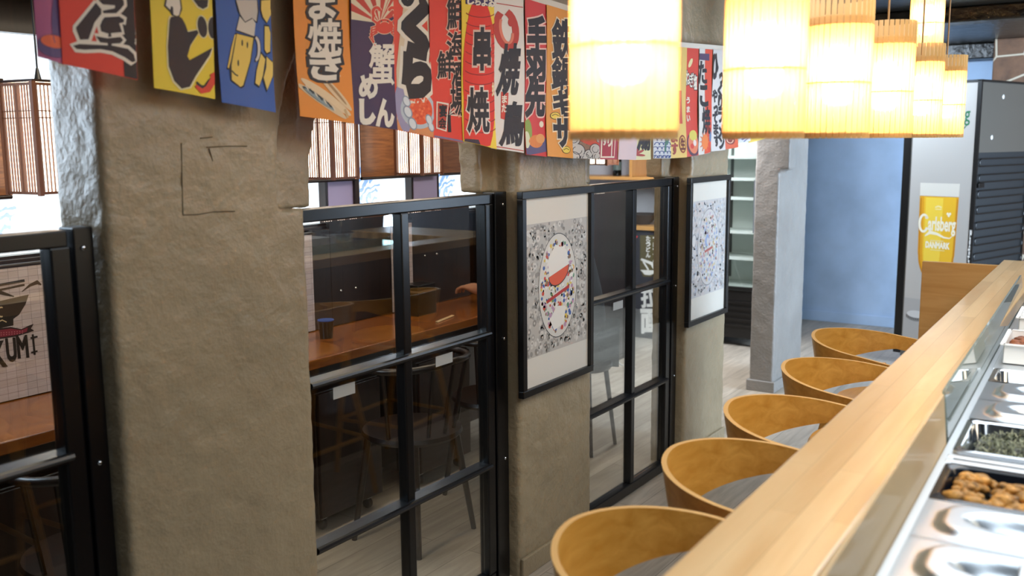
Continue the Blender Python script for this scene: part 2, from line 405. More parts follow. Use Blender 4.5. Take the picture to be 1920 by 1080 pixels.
class Art:
    """shapes in a 2D space (px of the print); fn(x,y) -> print coordinates (a,b)"""
    def __init__(s, fn=lambda x, y: (x, y)):
        s.fn = fn; s.v = []; s.f = []; s.m = []; s.pal = []
    def ci(s, c):
        if c not in s.pal: s.pal.append(c)
        return s.pal.index(c)
    def raw(s, pts, faces, c, l):
        o = len(s.v); s.v += [s.fn(*p) + (l,) for p in pts]; k = s.ci(c)
        for f in faces: s.f.append([i + o for i in f]); s.m.append(k)
    def poly(s, pts, c, l=1): s.raw(pts, [list(range(len(pts)))], c, l); return s
    def ell(s, cx, cy, rx, ry, c, l=1, rot=0, n=28, a0=0, a1=360):
        q = []; full = a1 - a0 >= 360
        N = n if full else n + 1
        for i in range(N):
            a = math.radians(a0 + (a1 - a0) * i / n)
            x, y = rx * math.cos(a), ry * math.sin(a); r = math.radians(rot)
            q.append((cx + x * math.cos(r) - y * math.sin(r), cy + x * math.sin(r) + y * math.cos(r)))
        return s.poly(q, c, l)
    def line(s, pts, w, c, l=1, closed=False):
        P = [Vector(p) for p in pts]; n = len(P); L = []; R = []
        for i in range(n):
            a = P[i - 1] if (i > 0 or closed) else P[i]; b = P[(i + 1) % n] if (i < n - 1 or closed) else P[i]
            t = (b - a); t = t.normalized() if t.length > 0 else Vector((1, 0)); nn = Vector((-t.y, t.x))
            ww = w[i] if isinstance(w, (list, tuple)) else w
            L.append(P[i] + nn * ww / 2); R.append(P[i] - nn * ww / 2)
        vs = [tuple(p) for p in L] + [tuple(p) for p in R]
        fs = [(i, (i + 1) % n, n + (i + 1) % n, n + i) for i in range(n if closed else n - 1)]
        s.raw(vs, fs, c, l); return s
    def arc(s, cx, cy, rx, ry, a0, a1, w, c, l=1, n=18, rot=0):
        r = math.radians(rot); q = []
        for i in range(n + 1):
            a = math.radians(a0 + (a1 - a0) * i / n); x, y = rx * math.cos(a), ry * math.sin(a)
            q.append((cx + x * math.cos(r) - y * math.sin(r), cy + x * math.sin(r) + y * math.cos(r)))
        return s.line(q, w, c, l)
    def text(s, ch, cx, cy, w, h, c, out=None, bold=0.05, ow=0.06, l=2, skew=0.0, flip=-1, rot=0.0, fit=True, base=True):
        """one character (or word) fitted in w x h; flip=-1 when y grows downwards"""
        nv = len(glyph(ch, 0.0)[0]) / max(1, len(ch))
        kb = 1.0 if nv < 45 else (0.75 if nv < 90 else (0.46 if nv < 150 else (0.34 if nv < 230 else 0.26)))
        bold *= kb; ow *= 0.5 + 0.5 * kb
        x0, x1, y0, y1 = glyph_box(ch)
        mx, my = (x0 + x1) / 2, (y0 + y1) / 2
        kx = w / max(x1 - x0, 0.25 if len(ch) == 1 else 0.01); ky = h / max(y1 - y0, 0.25)
        cr, sr = math.cos(rot), math.sin(rot)
        def put(b, col, lay):
            v, f = glyph(ch, b)
            q = []
            for px, py in v:
                X = (px - mx) * kx; Y = (py - my) * ky * flip
                X += skew * Y * flip
                q.append((cx + X * cr - Y * sr, cy + X * sr + Y * cr))
            s.raw(q, f, col, lay)
        if out: put(bold + ow, out, l)
        put(bold, c, l + 1)
        return s
    def pieces(s, gap=0.012):
        """split into groups of shapes that touch or nearly touch"""
        bx = []
        for f in s.f:
            a = [s.v[i][0] for i in f]; b = [s.v[i][1] for i in f]; bx.append([min(a) - gap, max(a) + gap, min(b) - gap, max(b) + gap])
        par = list(range(len(bx)))
        def find(i):
            while par[i] != i: par[i] = par[par[i]]; i = par[i]
            return i
        for i in range(len(bx)):
            for j in range(i):
                p, q = bx[i], bx[j]
                if p[0] < q[1] and q[0] < p[1] and p[2] < q[3] and q[2] < p[3]: par[find(i)] = find(j)
        out = {}
        for i, f in enumerate(s.f):
            k = find(i)
            if k not in out: out[k] = Art(); out[k].v = s.v; out[k].pal = []
            o = out[k]; o.f.append(f); o.m.append(o.ci(s.pal[s.m[i]]))
        for o in out.values():
            used = sorted({i for f in o.f for i in f}); mp = {u: n for n, u in enumerate(used)}
            o.v = [s.v[u] for u in used]; o.f = [[mp[i] for i in f] for f in o.f]
        return list(out.values())
    def build(s, name, parent, f3, mats=None, cut=None, label=None, rough=0.6):
        """f3(a,b,layer) -> world point"""
        bm = bmesh.new(); vs = [bm.verts.new((p[0], p[1], p[2])) for p in s.v]
        for f, m in zip(s.f, s.m):
            try: fc = bm.faces.new([vs[i] for i in f]); fc.material_index = m
            except ValueError: pass
        if cut:
            step = cut
            for ax in (0, 1):
                cs = [v.co[ax] for v in bm.verts]
                if not cs: continue
                c0 = math.floor(min(cs) / step) * step + step
                while c0 < max(cs):
                    no = Vector((1, 0, 0)) if ax == 0 else Vector((0, 1, 0)); co = no * c0
                    bmesh.ops.bisect_plane(bm, geom=bm.verts[:] + bm.edges[:] + bm.faces[:], plane_co=co, plane_no=no, dist=1e-6)
                    c0 += step
        inv = wmat(parent).inverted()
        for v in bm.verts: v.co = inv @ Vector(f3(v.co.x, v.co.y, v.co.z))
        me = bpy.data.meshes.new(name); bm.to_mesh(me); bm.free()
        for c in s.pal: me.materials.append(mat('print_' + c.lower(), c, rough))
        o = bpy.data.objects.new(name, me); COL.objects.link(o); o.parent = parent; WM[o.name] = wmat(parent)
        if label: o['label'] = label
        return o

# ------------------------------------------------------------------ the setting
XW, XB = -1.85, -2.03           # front and back of the dividing wall
ZC = 2.32
structure('floor', MB().box(-4.6, 1.7, -1.6, 8.6, -0.1, 0.0), M_FLOOR)
cm = MB()
cm.box(-2.02, 1.7, -1.6, 8.6, ZC, ZC + 0.1)
structure('ceiling', cm, M_BLACKC)
# low rough vault over the window bar
def vault(u, v):
    x = -4.6 + (4.6 - 2.0) * u; y = -1.6 + 10.2 * v
    z = 2.10 + 0.10 * math.sin(PI * min(1, max(0, (x + 3.2) / 1.2))) + 0.02 * noise.noise((x * 2, y * 2, 0))
    return (x, y, z)
structure('ceiling', MB().grid(vault, 60, 160), plaster('blue_grey_ceiling_plaster', '3C4046', 0.3, s1=9, s2=30, k=1.8), smooth=60)
structure('wall_far', MB().box(-4.6, 1.7, 8.5, 8.6, 0, ZC), M_BLUEW)
structure('wall_right', MB().box(1.6, 1.7, -1.6, 8.6, 0, ZC), mat('kitchen_wall_grey', '565C64', 0.6))
structure('wall_near', MB().box(-4.6, 1.7, -1.7, -1.6, 0, ZC), M_PALE)
structure('wall_outer', MB().box(-4.7, -4.6, -1.6, 8.6, 0, ZC), M_PALE)
structure('trim_far', MB().box(-4.6, 1.6, 8.485, 8.5, 0, 0.09), M_BLUEW, bevel=0.004)

# dividing wall: piers below 1.43 m, two-leaf arches above
w = MB()
PIERS = [(-1.5, -0.6), (0.05, 0.28), (1.215, 1.787), (2.797, 3.328), (4.262, 4.778)]
for a, b in PIERS: w.box(XB, XW, a, b, -0.02, 1.432)
def arch_leaf(mb, x0, x1, y0, y1, spans, zs, crown, ztop, p=2.0, step=0.03):
    """a leaf of wall from zs to ztop with arched openings cut up from zs"""
    ys = set([y0, y1])
    for a, b in spans:
        n = max(8, int((b - a) / step)); ys |= {a + (b - a) * (0.5 - 0.5 * math.cos(PI * i / n)) for i in range(n + 1)}
    ys = sorted(y for y in ys if y0 <= y <= y1)
    def zb(y, side):
        for (a, b) in spans:
            if a < 0.2 and a - 1e-7 <= y <= b + 1e-7 and not ((abs(y - a) < 1e-7 and side < 0) or (abs(y - b) < 1e-7 and side > 0)): return zs + 0.66
            if a - 1e-7 <= y <= b + 1e-7:
                if (abs(y - a) < 1e-7 and side < 0) or (abs(y - b) < 1e-7 and side > 0): return zs
                u = abs((y - (a + b) / 2) / ((b - a) / 2)); return zs + crown * max(0, 1 - u ** p) ** (1 / p)
        return zs
    for a, b in zip(ys, ys[1:]):
        za, zb_ = zb(a, 1), zb(b, -1)
        mb.add([(x0, a, za), (x1, a, za), (x1, b, zb_), (x0, b, zb_), (x0, a, ztop), (x1, a, ztop), (x1, b, ztop), (x0, b, ztop)],
               [(0, 3, 2, 1), (4, 5, 6, 7), (0, 1, 5, 4), (1, 2, 6, 5), (2, 3, 7, 6), (3, 0, 4, 7)])
F_SP = [(0.12, 1.212), (1.700, 2.800), (3.285, 4.300), (4.775, 5.9)]
R_SP = [(0.12, 1.212), (1.90, 2.70), (3.48, 4.17), (4.86, 5.9)]
arch_leaf(w, -1.955, XW, -1.5, 5.855, F_SP, 1.425, 0.60, ZC + 0.02, 2.6)
arch_leaf(w, XB, -1.945, -1.5, 5.855, R_SP, 1.425, 0.52, ZC + 0.02, 2.2)
wl = structure('wall_left', w, M_TAUPE)
rm = wl.modifiers.new('merge', 'REMESH'); rm.mode = 'VOXEL'; rm.voxel_size = 0.011; rm.use_smooth_shade = True
tx = bpy.data.textures.new('trowel', 'CLOUDS'); tx.noise_scale = 0.06; tx.noise_depth = 2
dp = wl.modifiers.new('uneven', 'DISPLACE'); dp.texture = tx; dp.strength = 0.009; dp.mid_level = 0.5; dp.texture_coords = 'GLOBAL'
# end pier with its corbel
w = MB(); w.box(-2.10, -1.945, 5.87, 6.45, -0.02, ZC); w.box(-2.10, -1.885, 5.87, 6.0, 1.41, ZC)
w.box(-2.6, -2.08, 5.9, 6.4, 1.9, ZC)
wp = structure('wall_pier', w, plaster('grey_plaster', '8B8782', 0.42))
rm = wp.modifiers.new('merge', 'REMESH'); rm.mode = 'VOXEL'; rm.voxel_size = 0.016; rm.use_smooth_shade = True
dp = wp.modifiers.new('uneven', 'DISPLACE'); dp.texture = tx; dp.strength = 0.008; dp.mid_level = 0.5; dp.texture_coords = 'GLOBAL'
# beams over the corridor end
structure('trim_beam', MB().box(-1.9, 1.6, 5.95, 6.12, 2.235, ZC), M_BLACKC, bevel=0.01)
structure('trim_beam', MB().box(-3.2, 1.6, 8.30, 8.5, 2.20, ZC), M_BLACKC, bevel=0.01)
# stone chimney breast
structure('wall_stone', MB().box(-1.09, -0.15, 8.05, 8.49, 0, ZC), M_STONE, bevel=0.01)
structure('wall_kitchen', MB().box(-0.15, 1.6, 8.2, 8.49, 0, ZC), mat('kitchen_dark_wall', '16120F', 0.85))
# old scored rectangle on the broad pier
M_SCR = mat('scored_line', '6E5F47', 0.8)
for pts in ([(340, 268), (341, 320), (343, 402)], [(343, 403), (372, 402), (400, 397), (440, 396)], [(376, 259), (398, 257)], [(388, 276), (425, 274), (463, 274)], [(392, 278), (399, 302)]):
    structure('trim_scored_line', MB().tube([tuple(atx(x, y, XW + .0010)) for x, y in pts], .0015, 6), M_SCR)
# baseboards on the corridor side
for k, (a, b) in enumerate(PIERS[2:]):
    structure('baseboard_left', MB().box(XW, XW + 0.014, a, b, 0, 0.075), M_TAUPE, bevel=0.004)
structure('baseboard_pier', MB().box(-2.115, -1.93, 5.855, 6.465, 0, 0.07), MATS['grey_plaster'], bevel=0.004)

# ---------------------------------------------------------------- window wall behind the narrow bar
XG = -3.2
w = MB()
w.box(-3.30, XG, -1.5, 4.92, 0, 1.222)
w.box(-3.30, XG, -1.5, 4.92, 1.985, 2.2)
WIN = [(0.334, 0.753), (0.954, 1.373), (1.574, 1.993), (2.194, 2.613), (2.814, 3.233), (3.434, 3.853), (4.054, 4.473)]
edges = [-1.5] + [e for a, b in WIN for e in (a, b)] + [4.92]
for i in range(0, len(edges), 2): w.box(-3.30, XG, edges[i], edges[i + 1], 1.222, 1.985)
structure('wall_window', w, M_DARKWOODP)
structure('trim_sill', MB().box(-3.30, -3.18, -1.5, 4.92, 1.205, 1.222), M_DARKWOODP, bevel=0.003)
def pane_mat():
    """frosted window film lit by the sky, printed with a blue breaking wave on its left side"""
    m = bpy.data.materials.new('frosted_daylit_film'); m.use_nodes = True
    nt = m.node_tree; b = nt.nodes['Principled BSDF']; L = nt.links.new
    tc = nt.nodes.new('ShaderNodeTexCoord'); sp = nt.nodes.new('ShaderNodeSeparateXYZ'); L(tc.outputs['Object'], sp.inputs[0])
    wv = nt.nodes.new('ShaderNodeTexWave'); wv.wave_type = 'RINGS'; wv.inputs['Scale'].default_value = 9; wv.inputs['Distortion'].default_value = 9
    wv.inputs['Detail'].default_value = 4; wv.inputs['Detail Scale'].default_value = 2.2
    L(tc.outputs['Object'], wv.inputs['Vector'])
    r = nt.nodes.new('ShaderNodeValToRGB'); r.color_ramp.elements[0].position = 0.42; r.color_ramp.elements[1].position = 0.55
    r.color_ramp.elements[0].color = (1, 1, 1, 1); r.color_ramp.elements[1].color = (0, 0, 0, 1)
    L(wv.outputs['Fac'], r.inputs['Fac'])
    nz = nt.nodes.new('ShaderNodeTexNoise'); nz.inputs['Scale'].default_value = 9; L(tc.outputs['Object'], nz.inputs['Vector'])
    ad = nt.nodes.new('ShaderNodeMath'); ad.operation = 'MULTIPLY_ADD'; ad.inputs[1].default_value = 0.25; L(nz.outputs['Fac'], ad.inputs[0]); L(sp.outputs['Y'], ad.inputs[2])
    lt = nt.nodes.new('ShaderNodeMath'); lt.operation = 'LESS_THAN'; lt.inputs[1].default_value = 0.095; L(ad.outputs[0], lt.inputs[0])
    zl = nt.nodes.new('ShaderNodeMath'); zl.operation = 'LESS_THAN'; zl.inputs[1].default_value = 0.26; L(sp.outputs['Z'], zl.inputs[0])
    m1 = nt.nodes.new('ShaderNodeMath'); m1.operation = 'MULTIPLY'; L(lt.outputs[0], m1.inputs[0]); L(zl.outputs[0], m1.inputs[1])
    m2 = nt.nodes.new('ShaderNodeMath'); m2.operation = 'MULTIPLY'; L(m1.outputs[0], m2.inputs[0]); L(r.outputs['Color'], m2.inputs[1])
    mx = nt.nodes.new('ShaderNodeMix'); mx.data_type = 'RGBA'
    mx.inputs[6].default_value = (0.78, 0.90, 1.0, 1); mx.inputs[7].default_value = (0.16, 0.36, 0.72, 1)
    L(m2.outputs[0], mx.inputs['Factor'])
    b.inputs['Base Color'].default_value = (0.7, 0.75, 0.8, 1)
    L(mx.outputs[2], b.inputs['Emission Color']); b.inputs['Emission Strength'].default_value = 1.15
    b.inputs['Roughness'].default_value = 0.25
    return m
M_PANE = pane_mat()
for k, (a, b) in enumerate(WIN):
    base = (XG - 0.05, (a + b) / 2, 1.222)
    t = bpy.data.objects.new('window_%d' % (k + 1), None); COL.objects.link(t); t.location = base; WM[t.name] = Matrix.Translation(base)
    setp(t, kind='structure')
    build('pane', MB().box(XG - 0.05, XG - 0.04, a + .002, b - .002, 1.224, 1.983), M_PANE, t)
    fr = MB()
    for y0, y1, z0, z1 in ((a, a + .014, 1.222, 1.985), (b - .014, b, 1.222, 1.985), (a, b, 1.222, 1.232), (a, b, 1.972, 1.985)):
        fr.box(XG - 0.038, XG + 0.004, y0, y1, z0, z1)
    build('window_frame', fr, M_DARKWOODP, t)
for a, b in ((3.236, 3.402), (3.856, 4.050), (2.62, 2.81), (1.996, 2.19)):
    structure('trim_panel', MB().box(XG, XG + 0.006, a, b, 1.222, 1.985), mat('lilac_glare_colour', 'AEABDA', 0.25, coat=.3), bevel=0.001)  # glare on the glossy boards put into a lilac colour
structure('trim_post', MB().box(XG, XG + 0.02, 3.403, 3.433, 1.222, 2.1), M_DARKWOODP, bevel=0.002)

# low boarded partition past the windows, open above
structure('wall_low', MB().box(-3.26, -3.2, 4.92, 6.42, 0, 1.285), M_DARKWOOD, bevel=0.004)
# back wall with shelves
structure('wall_back', MB().box(-4.6, -3.12, 7.62, 7.68, 0, 2.2), M_PALE)

# ------------------------------------------------------------------ black steel glass partitions between the piers
def partition(y0, y1, label, rpost, ymul, stickers, bolts=True, left=True):
    XF, XR = -1.895, -1.94
    t = thing('glass_partition', label, 'glass partition', (-1.9175, (y0 + y1) / 2, 0.0), 'black framed glass partitions in the archways')
    ZT, Z2, Z1 = 1.424, 0.938, 0.46
    f = MB()
    for a, b in (((y0 + 0.002, y0 + 0.032),) if left else ()) + ((y1 - rpost, y1 - rpost + 0.045),):
        f.box(XR + .001, XF - .001, a, b, 0.049, ZT - .035)
    f.box(XR, XF, y0 + .004, y1 - rpost + .04, ZT - 0.036, ZT)
    f.box(XR, XF, y0 + .004, y1 - rpost + .04, 0.004, 0.05)
    build('frame', f, M_STEELBLK, t, bevel=0.004)
    build('side_post', MB().box(XR - .005, XF + .004, y1 - rpost + 0.05, y1 - 0.004, 0.002, ZT + 0.004), M_STEELBLK, t, bevel=0.003)
    for a in ymul: build('mullion', MB().box(XR + .004, XF - .002, a - 0.018, a + 0.018, 0.05, ZT - 0.036), M_STEELBLK, t, bevel=0.004)
    for z in (Z2, Z1):
        r = MB(); r.box(XR + .002, XF + .004, y0 + .03, y1 - rpost, z - 0.011, z + 0.011)
        r.tube([(XF + .005, y0 + .03, z + .002), (XF + .005, y1 - rpost + .01, z + .002)], 0.009, 8)
        build('crossbar', r, M_STEELBLK, t, smooth=40)
    ys = [y0 + .03] + list(ymul) + [y1 - rpost]
    zs = [0.05, Z1, Z2, ZT - .036]
    for i in range(len(ys) - 1):
        for j in range(3):
            pn = build('pane', MB().box(-1.921, -1.915, ys[i] + .004, ys[i + 1] - .004, zs[j] + .004, zs[j + 1] - .004), M_GLASS, t)
            if j == 1 and i in stickers:
                yy = ys[i + 1] - stickers[i] if stickers[i] > 0 else ys[i] - stickers[i]
                build('sticker', MB().box(-1.9148, -1.9142, yy - .045, yy + .045, Z2 - .065, Z2 - .03), mat('sticker_grey', 'A9A9A4', 0.5), pn)
    if bolts:
        for z in (ZT - .04, Z2 - .03, Z1 + .005):
            build('bolt', MB().ellipsoid((XF + .006, y1 - 0.03, z), (.004, .006, .006), 10, 6), M_CHROME, t, smooth=60)
    return t
partition(0.285, 1.21, 'glass partition left of the broad bare pier, before the logo mat', 0.10, [0.74], {}, True)
partition(1.79, 2.792, 'glass partition between the broad bare pier and the nearer framed print', 0.125, [2.245], {0: 0.27, 1: 0.22}, True)
partition(3.333, 4.256, 'glass partition between the two framed prints, before the black noodle sign', 0.115, [3.80], {0: 0.12}, True)

# ------------------------------------------------------------------ framed prints (plain flower field with plain shapes)
def poster(y0, y1, z0, z1, label, pale):
    xb = XW + 0.012
    t = thing('framed_print', label, 'picture', (xb, (y0 + y1) / 2, z0), 'black framed prints on the piers')
    f = MB(); b = 0.026
    for a in ((y0, y1, z1 - b, z1), (y0, y1, z0, z0 + b), (y0, y0 + b, z0 + b, z1 - b), (y1 - b, y1, z0 + b, z1 - b)):
        f.box(xb, xb + 0.024, *a)
    build('frame', f, M_FRAMEBLK, t, bevel=0.002)
    build('mount', MB().box(xb, xb + 0.010, y0 + b, y1 - b, z0 + b, z1 - b), mat('cream_mount', 'D9D3C6' if not pale else 'D6D3CC', 0.6), t)
    W_, H_ = y1 - y0, z1 - z0
    pa0, pa1, pb0, pb1 = y0 + b + .004, y1 - b - .004, z0 + 0.155 * H_ + .02, z1 - 0.16 * H_
    ar = Art(); rnd = random.Random(5 if pale else 3)
    ar.poly([(pa0, pb0), (pa1, pb0), (pa1, pb1), (pa0, pb1)], 'B9B3AA' if not pale else 'C4C0BC', 0)
    tone = ['8E8880', 'A7A199', 'D2CDC4', '958F87', 'C9C3B9'] if not pale else ['B0ACA8', 'D3CFCB', 'A8A5A6', 'C9BDB8', 'B7BBC4']
    cy_, cz_ = (pa0 + pa1) / 2 + .004, (pb0 + pb1) / 2
    for i in range(750):
        r = rnd.uniform(.005, .013); a = rnd.uniform(pa0 + r, pa1 - r); c = rnd.uniform(pb0 + r, pb1 - r)
        ar.ell(a, c, r, r, rnd.choice(tone), 1 + (i % 5) * .2, n=9)
        if r > .010: ar.ell(a, c, r * .4, r * .4, rnd.choice(tone), 2.2, n=7)
    # abstract arrangement: a tall oval of coloured dots, a plain white disc, a red half disc, a band
    cols = ['C8452F', '3F5FA0', 'D9B94A', 'E7E2D8', '5E8A6A', 'B98FA8', '8A6A52', 'E2DDD2'] if not pale else ['B88A86', '8E9FC0', 'C9B58C', 'D8D4CE', 'A8B5A8', 'B9A8B5', 'C2BEB9', 'CFCBC6']
    rx, rz = 0.30 * (pa1 - pa0), 0.40 * (pb1 - pb0)
    ar.ell(cy_, cz_, rx + .003, rz + .003, '2A2624' if not pale else '77747A', 3, n=48)
    ar.ell(cy_, cz_, rx, rz, 'D5CFC4' if not pale else 'C9C5C1', 3.3, n=48)
    for i in range(520):
        a = rnd.uniform(-1, 1); c = rnd.uniform(-1, 1)
        if a * a + c * c > .88: continue
        r = rnd.uniform(.004, .010)
        ar.ell(cy_ + a * (rx - .008), cz_ + c * (rz - .008), r, r, rnd.choice(cols), 3.6 + (i % 4) * .2, n=9)
    if not pale:
        ar.poly([(cy_ - .075, cz_ + .10), (cy_ - .02, cz_ + .155), (cy_ + .06, cz_ + .13), (cy_ + .085, cz_ + .05), (cy_ + .02, cz_ + .015), (cy_ - .06, cz_ + .03)], 'E6E0D5', 4.8)
        ar.ell(cy_ + .005, cz_ + .055, .078, .052, '2A2624', 5, n=28, rot=20, a0=170, a1=350); ar.ell(cy_ + .005, cz_ + .055, .073, .048, 'D8552F', 5.2, n=28, rot=20, a0=170, a1=350)
        ar.line([(cy_ - .082, cz_ - .052), (cy_ + .080, cz_ - .012)], .013, 'B2302A', 5.4)
        ar.poly([(cy_ - .06, cz_ - .12), (cy_ - .01, cz_ - .075), (cy_ + .055, cz_ - .085), (cy_ + .04, cz_ - .15), (cy_ - .03, cz_ - .165)], 'E6E0D5', 4.8)
    else:
        ar.line([(cy_ - .05, cz_ - .02), (cy_ + .05, cz_ - .005)], .012, 'B0605A', 5)
        ar.ell(cy_ - .02, cz_ + .035, .024, .030, '8FA3C6', 5); ar.ell(cy_ - .012, cz_ + .03, .014, .018, 'C9C5C1', 5.2)
        ar.ell(pa0 + .045, cz_ + .045, .026, .032, '55525A', 5); ar.ell(pa0 + .045, cz_ + .045, .0235, .0295, 'D5D1CC', 5.2)
    ar.build('artwork', t, lambda a, c, l: (xb + .0102 + .00012 * l, a, c), rough=0.45)
    return t
poster(2.772, 3.282, 0.693, 1.428, 'black framed print with bold orange half disc on flower ground, nearer of two', False)
poster(4.215, 4.722, 0.710, 1.424, 'black framed print in faint pastel dots, farther of two, above the third stool', True)

# ------------------------------------------------------------------ bunting of printed flags along the arches
XFLAG = -1.785
TAPE = [(0.2, 2.10), (1.0, 2.095), (2.74, 2.066), (3.12, 2.048), (3.915, 1.998), (4.65, 2.030), (5.6, 2.09)]
def tape_z(y):
    for (a, za), (b, zb) in zip(TAPE, TAPE[1:]):
        if y <= b: return za + (zb - za) * (y - a) / (b - a)
    return TAPE[-1][1]
tm = MB(); ny = 90
for i in range(ny):
    ya, yb = 0.3 + 5.2 * i / ny, 0.3 + 5.2 * (i + 1) / ny
    za, zb = tape_z(ya), tape_z(yb)
    tm.add([(XFLAG - .004, ya, za - .004), (XFLAG - .004, yb, zb - .004), (XFLAG - .004, yb, zb + .022), (XFLAG - .004, ya, za + .022),
            (XFLAG + .0005, ya, za - .004), (XFLAG + .0005, yb, zb - .004), (XFLAG + .0005, yb, zb + .022), (XFLAG + .0005, ya, za + .022)],
           [(0, 3, 2, 1), (4, 5, 6, 7), (0, 1, 5, 4), (3, 7, 6, 2)] + ([(0, 4, 7, 3)] if i == 0 else []) + ([(1, 2, 6, 5)] if i == ny - 1 else []))
tape = build('bunting_tape', tm, mat('cream_tape', 'DDD6C8', 0.7), loc=(XFLAG, 2.9, 2.0), weld=True)
setp(tape, 'cream tape strung along the arches, carrying the printed flags', 'tape')

def cloth_mat(name, c):
    if name in MATS: return MATS[name]
    m = mat(name, c, 0.55)
    return m
FLAGS = []
def flag(pl, pr, base, label, draw, amp=1.0, zoff=0.0):
    """pl, pr: where the two bottom corners hang (as seen in the photograph), read on the plane of the tape"""
    A = atx(pl[0], pl[1], XFLAG); B = atx(pr[0], pr[1], XFLAG)
    ya, yb, za, zb = A[1], B[1], A[2], B[2]
    ym = (ya + yb) / 2; zt = tape_z(ym)
    ph = random.uniform(0, 6.28); k = random.uniform(9, 13); curl = random.uniform(-.5, .9)
    depth = 0.004 * (len(FLAGS) % 3)
    def wave(y, z):
        s_ = (y - ya) / (yb - ya); d = max(0, (tape_z(y) - z)) / 0.5
        return depth + amp * (0.006 * d * math.sin(k * (tape_z(y) - z) + ph) + 0.010 * d * d * curl * (s_ - .5) + 0.006 * d * math.sin(PI * s_))
    t = MB()
    nu, nv = 8, 28
    fr = lambda u, v: (ya + (yb - ya) * u, tape_z(ya + (yb - ya) * u) * (1 - v) + (za + (zb - za) * u) * v)
    def pos(u, v, off):
        y, z = fr(u, v); return (XFLAG + wave(y, z) + off, y, z)
    t.grid(lambda u, v: pos(u, v, 0.0006), nu, nv); t.grid(lambda u, v: pos(u, v, -0.0006), nu, nv)
    o = build('bunting_flag', t, cloth_mat('flag_cloth_' + base.lower(), base), loc=(XFLAG, ym, zt), smooth=80)
    setp(o, label, 'flag', 'printed bunting flags on the tape')
    FLAGS.append(o)
    def px(x, y):
        p = atx(x, y, XFLAG); return (p[1], p[2])
    def f3(a, b, l): return (XFLAG + wave(a, b) + 0.0012 + 0.00025 * l, a, b)
    # corners of the flag seen as fractions
    def st(s_, v):
        y, z = fr(s_, v); return (y, z)
    for nm in ('picture', 'lettering'):
        ar = Art(px); ar.st = st
        draw(nm, ar)
        if ar.f:
            # keep the print on the cloth
            ar.v = [(min(max(a, ya + .001), yb - .001), min(max(b, za + (zb - za) * ((min(max(a, ya), yb) - ya) / (yb - ya)) + .001), tape_z(a)), l) for a, b, l in ar.v]
            for piece in ar.pieces(0.012 if nm == 'picture' else 0.03): piece.build(nm, o, f3, cut=0.022)
    return o
def band(ar, s0, s1, v0, v1, c, l=0.2):
    q = [ar.st(s0, v0), ar.st(s1, v0), ar.st(s1, v1), ar.st(s0, v1)]
    f, ar.fn = ar.fn, (lambda x, y: (x, y)); ar.poly(q, c, l); ar.fn = f
DK, CR = '241A1E', 'E6DCCB'

def d0(n, a):
    if n == 'picture':
        a.ell(112, 35, 16, 60, '5E4A78', 1); a.ell(100, 78, 24, 12, 'E2683F', 3, rot=12); a.ell(102, 86, 32, 22, '5E4A78', 2, rot=12)
flag((73, 106), (121, 121), 'A8527E', 'mauve flag with dark dish, first at the left before the bright window', d0)
def d1(n, a):
    if n == 'picture': band(a, .80, 1, 0, 1, '1E1418')
    else:
        Z3 = lambda pts: [(x / 6.75, y / 6.75) for x, y in pts]
        parts = [[(1180, 40), (1250, 120), (1250, 180), (1165, 290), (1095, 500), (990, 505), (942, 385), (938, 350), (1010, 260)],
                 [(1215, -40), (1480, -40), (1535, 10), (1540, 65), (1490, 125), (1440, 172), (1275, 172), (1265, 140), (1420, 110), (1425, 72), (1270, 62), (1215, 10)],
                 [(1262, 262), (1292, 222), (1480, 212), (1545, 252), (1540, 285), (1480, 300), (1520, 410), (1375, 424), (1385, 470), (1340, 470), (1345, 430), (1250, 400), (1236, 330)],
                 [(1185, 460), (1335, 488), (1500, 470), (1535, 510), (1500, 550), (1390, 556), (1385, 590), (1340, 590), (1335, 550), (1240, 540)],
                 [(905, 580), (980, 560), (1300, 575), (1400, 580), (1600, 620), (1680, 690), (1705, 775), (1660, 790), (1560, 725), (1400, 652), (1250, 625), (1050, 632), (950, 622)]]
        for p in parts: a.line(Z3(p), 13, CR, 1, closed=True)
        for p in parts: a.poly(Z3(p), CR, 1.2); a.poly(Z3(p), '2A1B20', 2)
        for i, ch in enumerate('WVK88'): a.text(ch, 257 - i * .4, 6 + i * 18, 10, 13, CR, None, .03)
        a.ell(259, 89, 3.5, 3.5, CR, 3)
flag((117, 120), (258, 150), 'D8351C', 'red flag with one huge dark character and a black side strip', d1)
Z4 = lambda pts: [(260 + x / 4.91, y / 4.91) for x, y in pts]
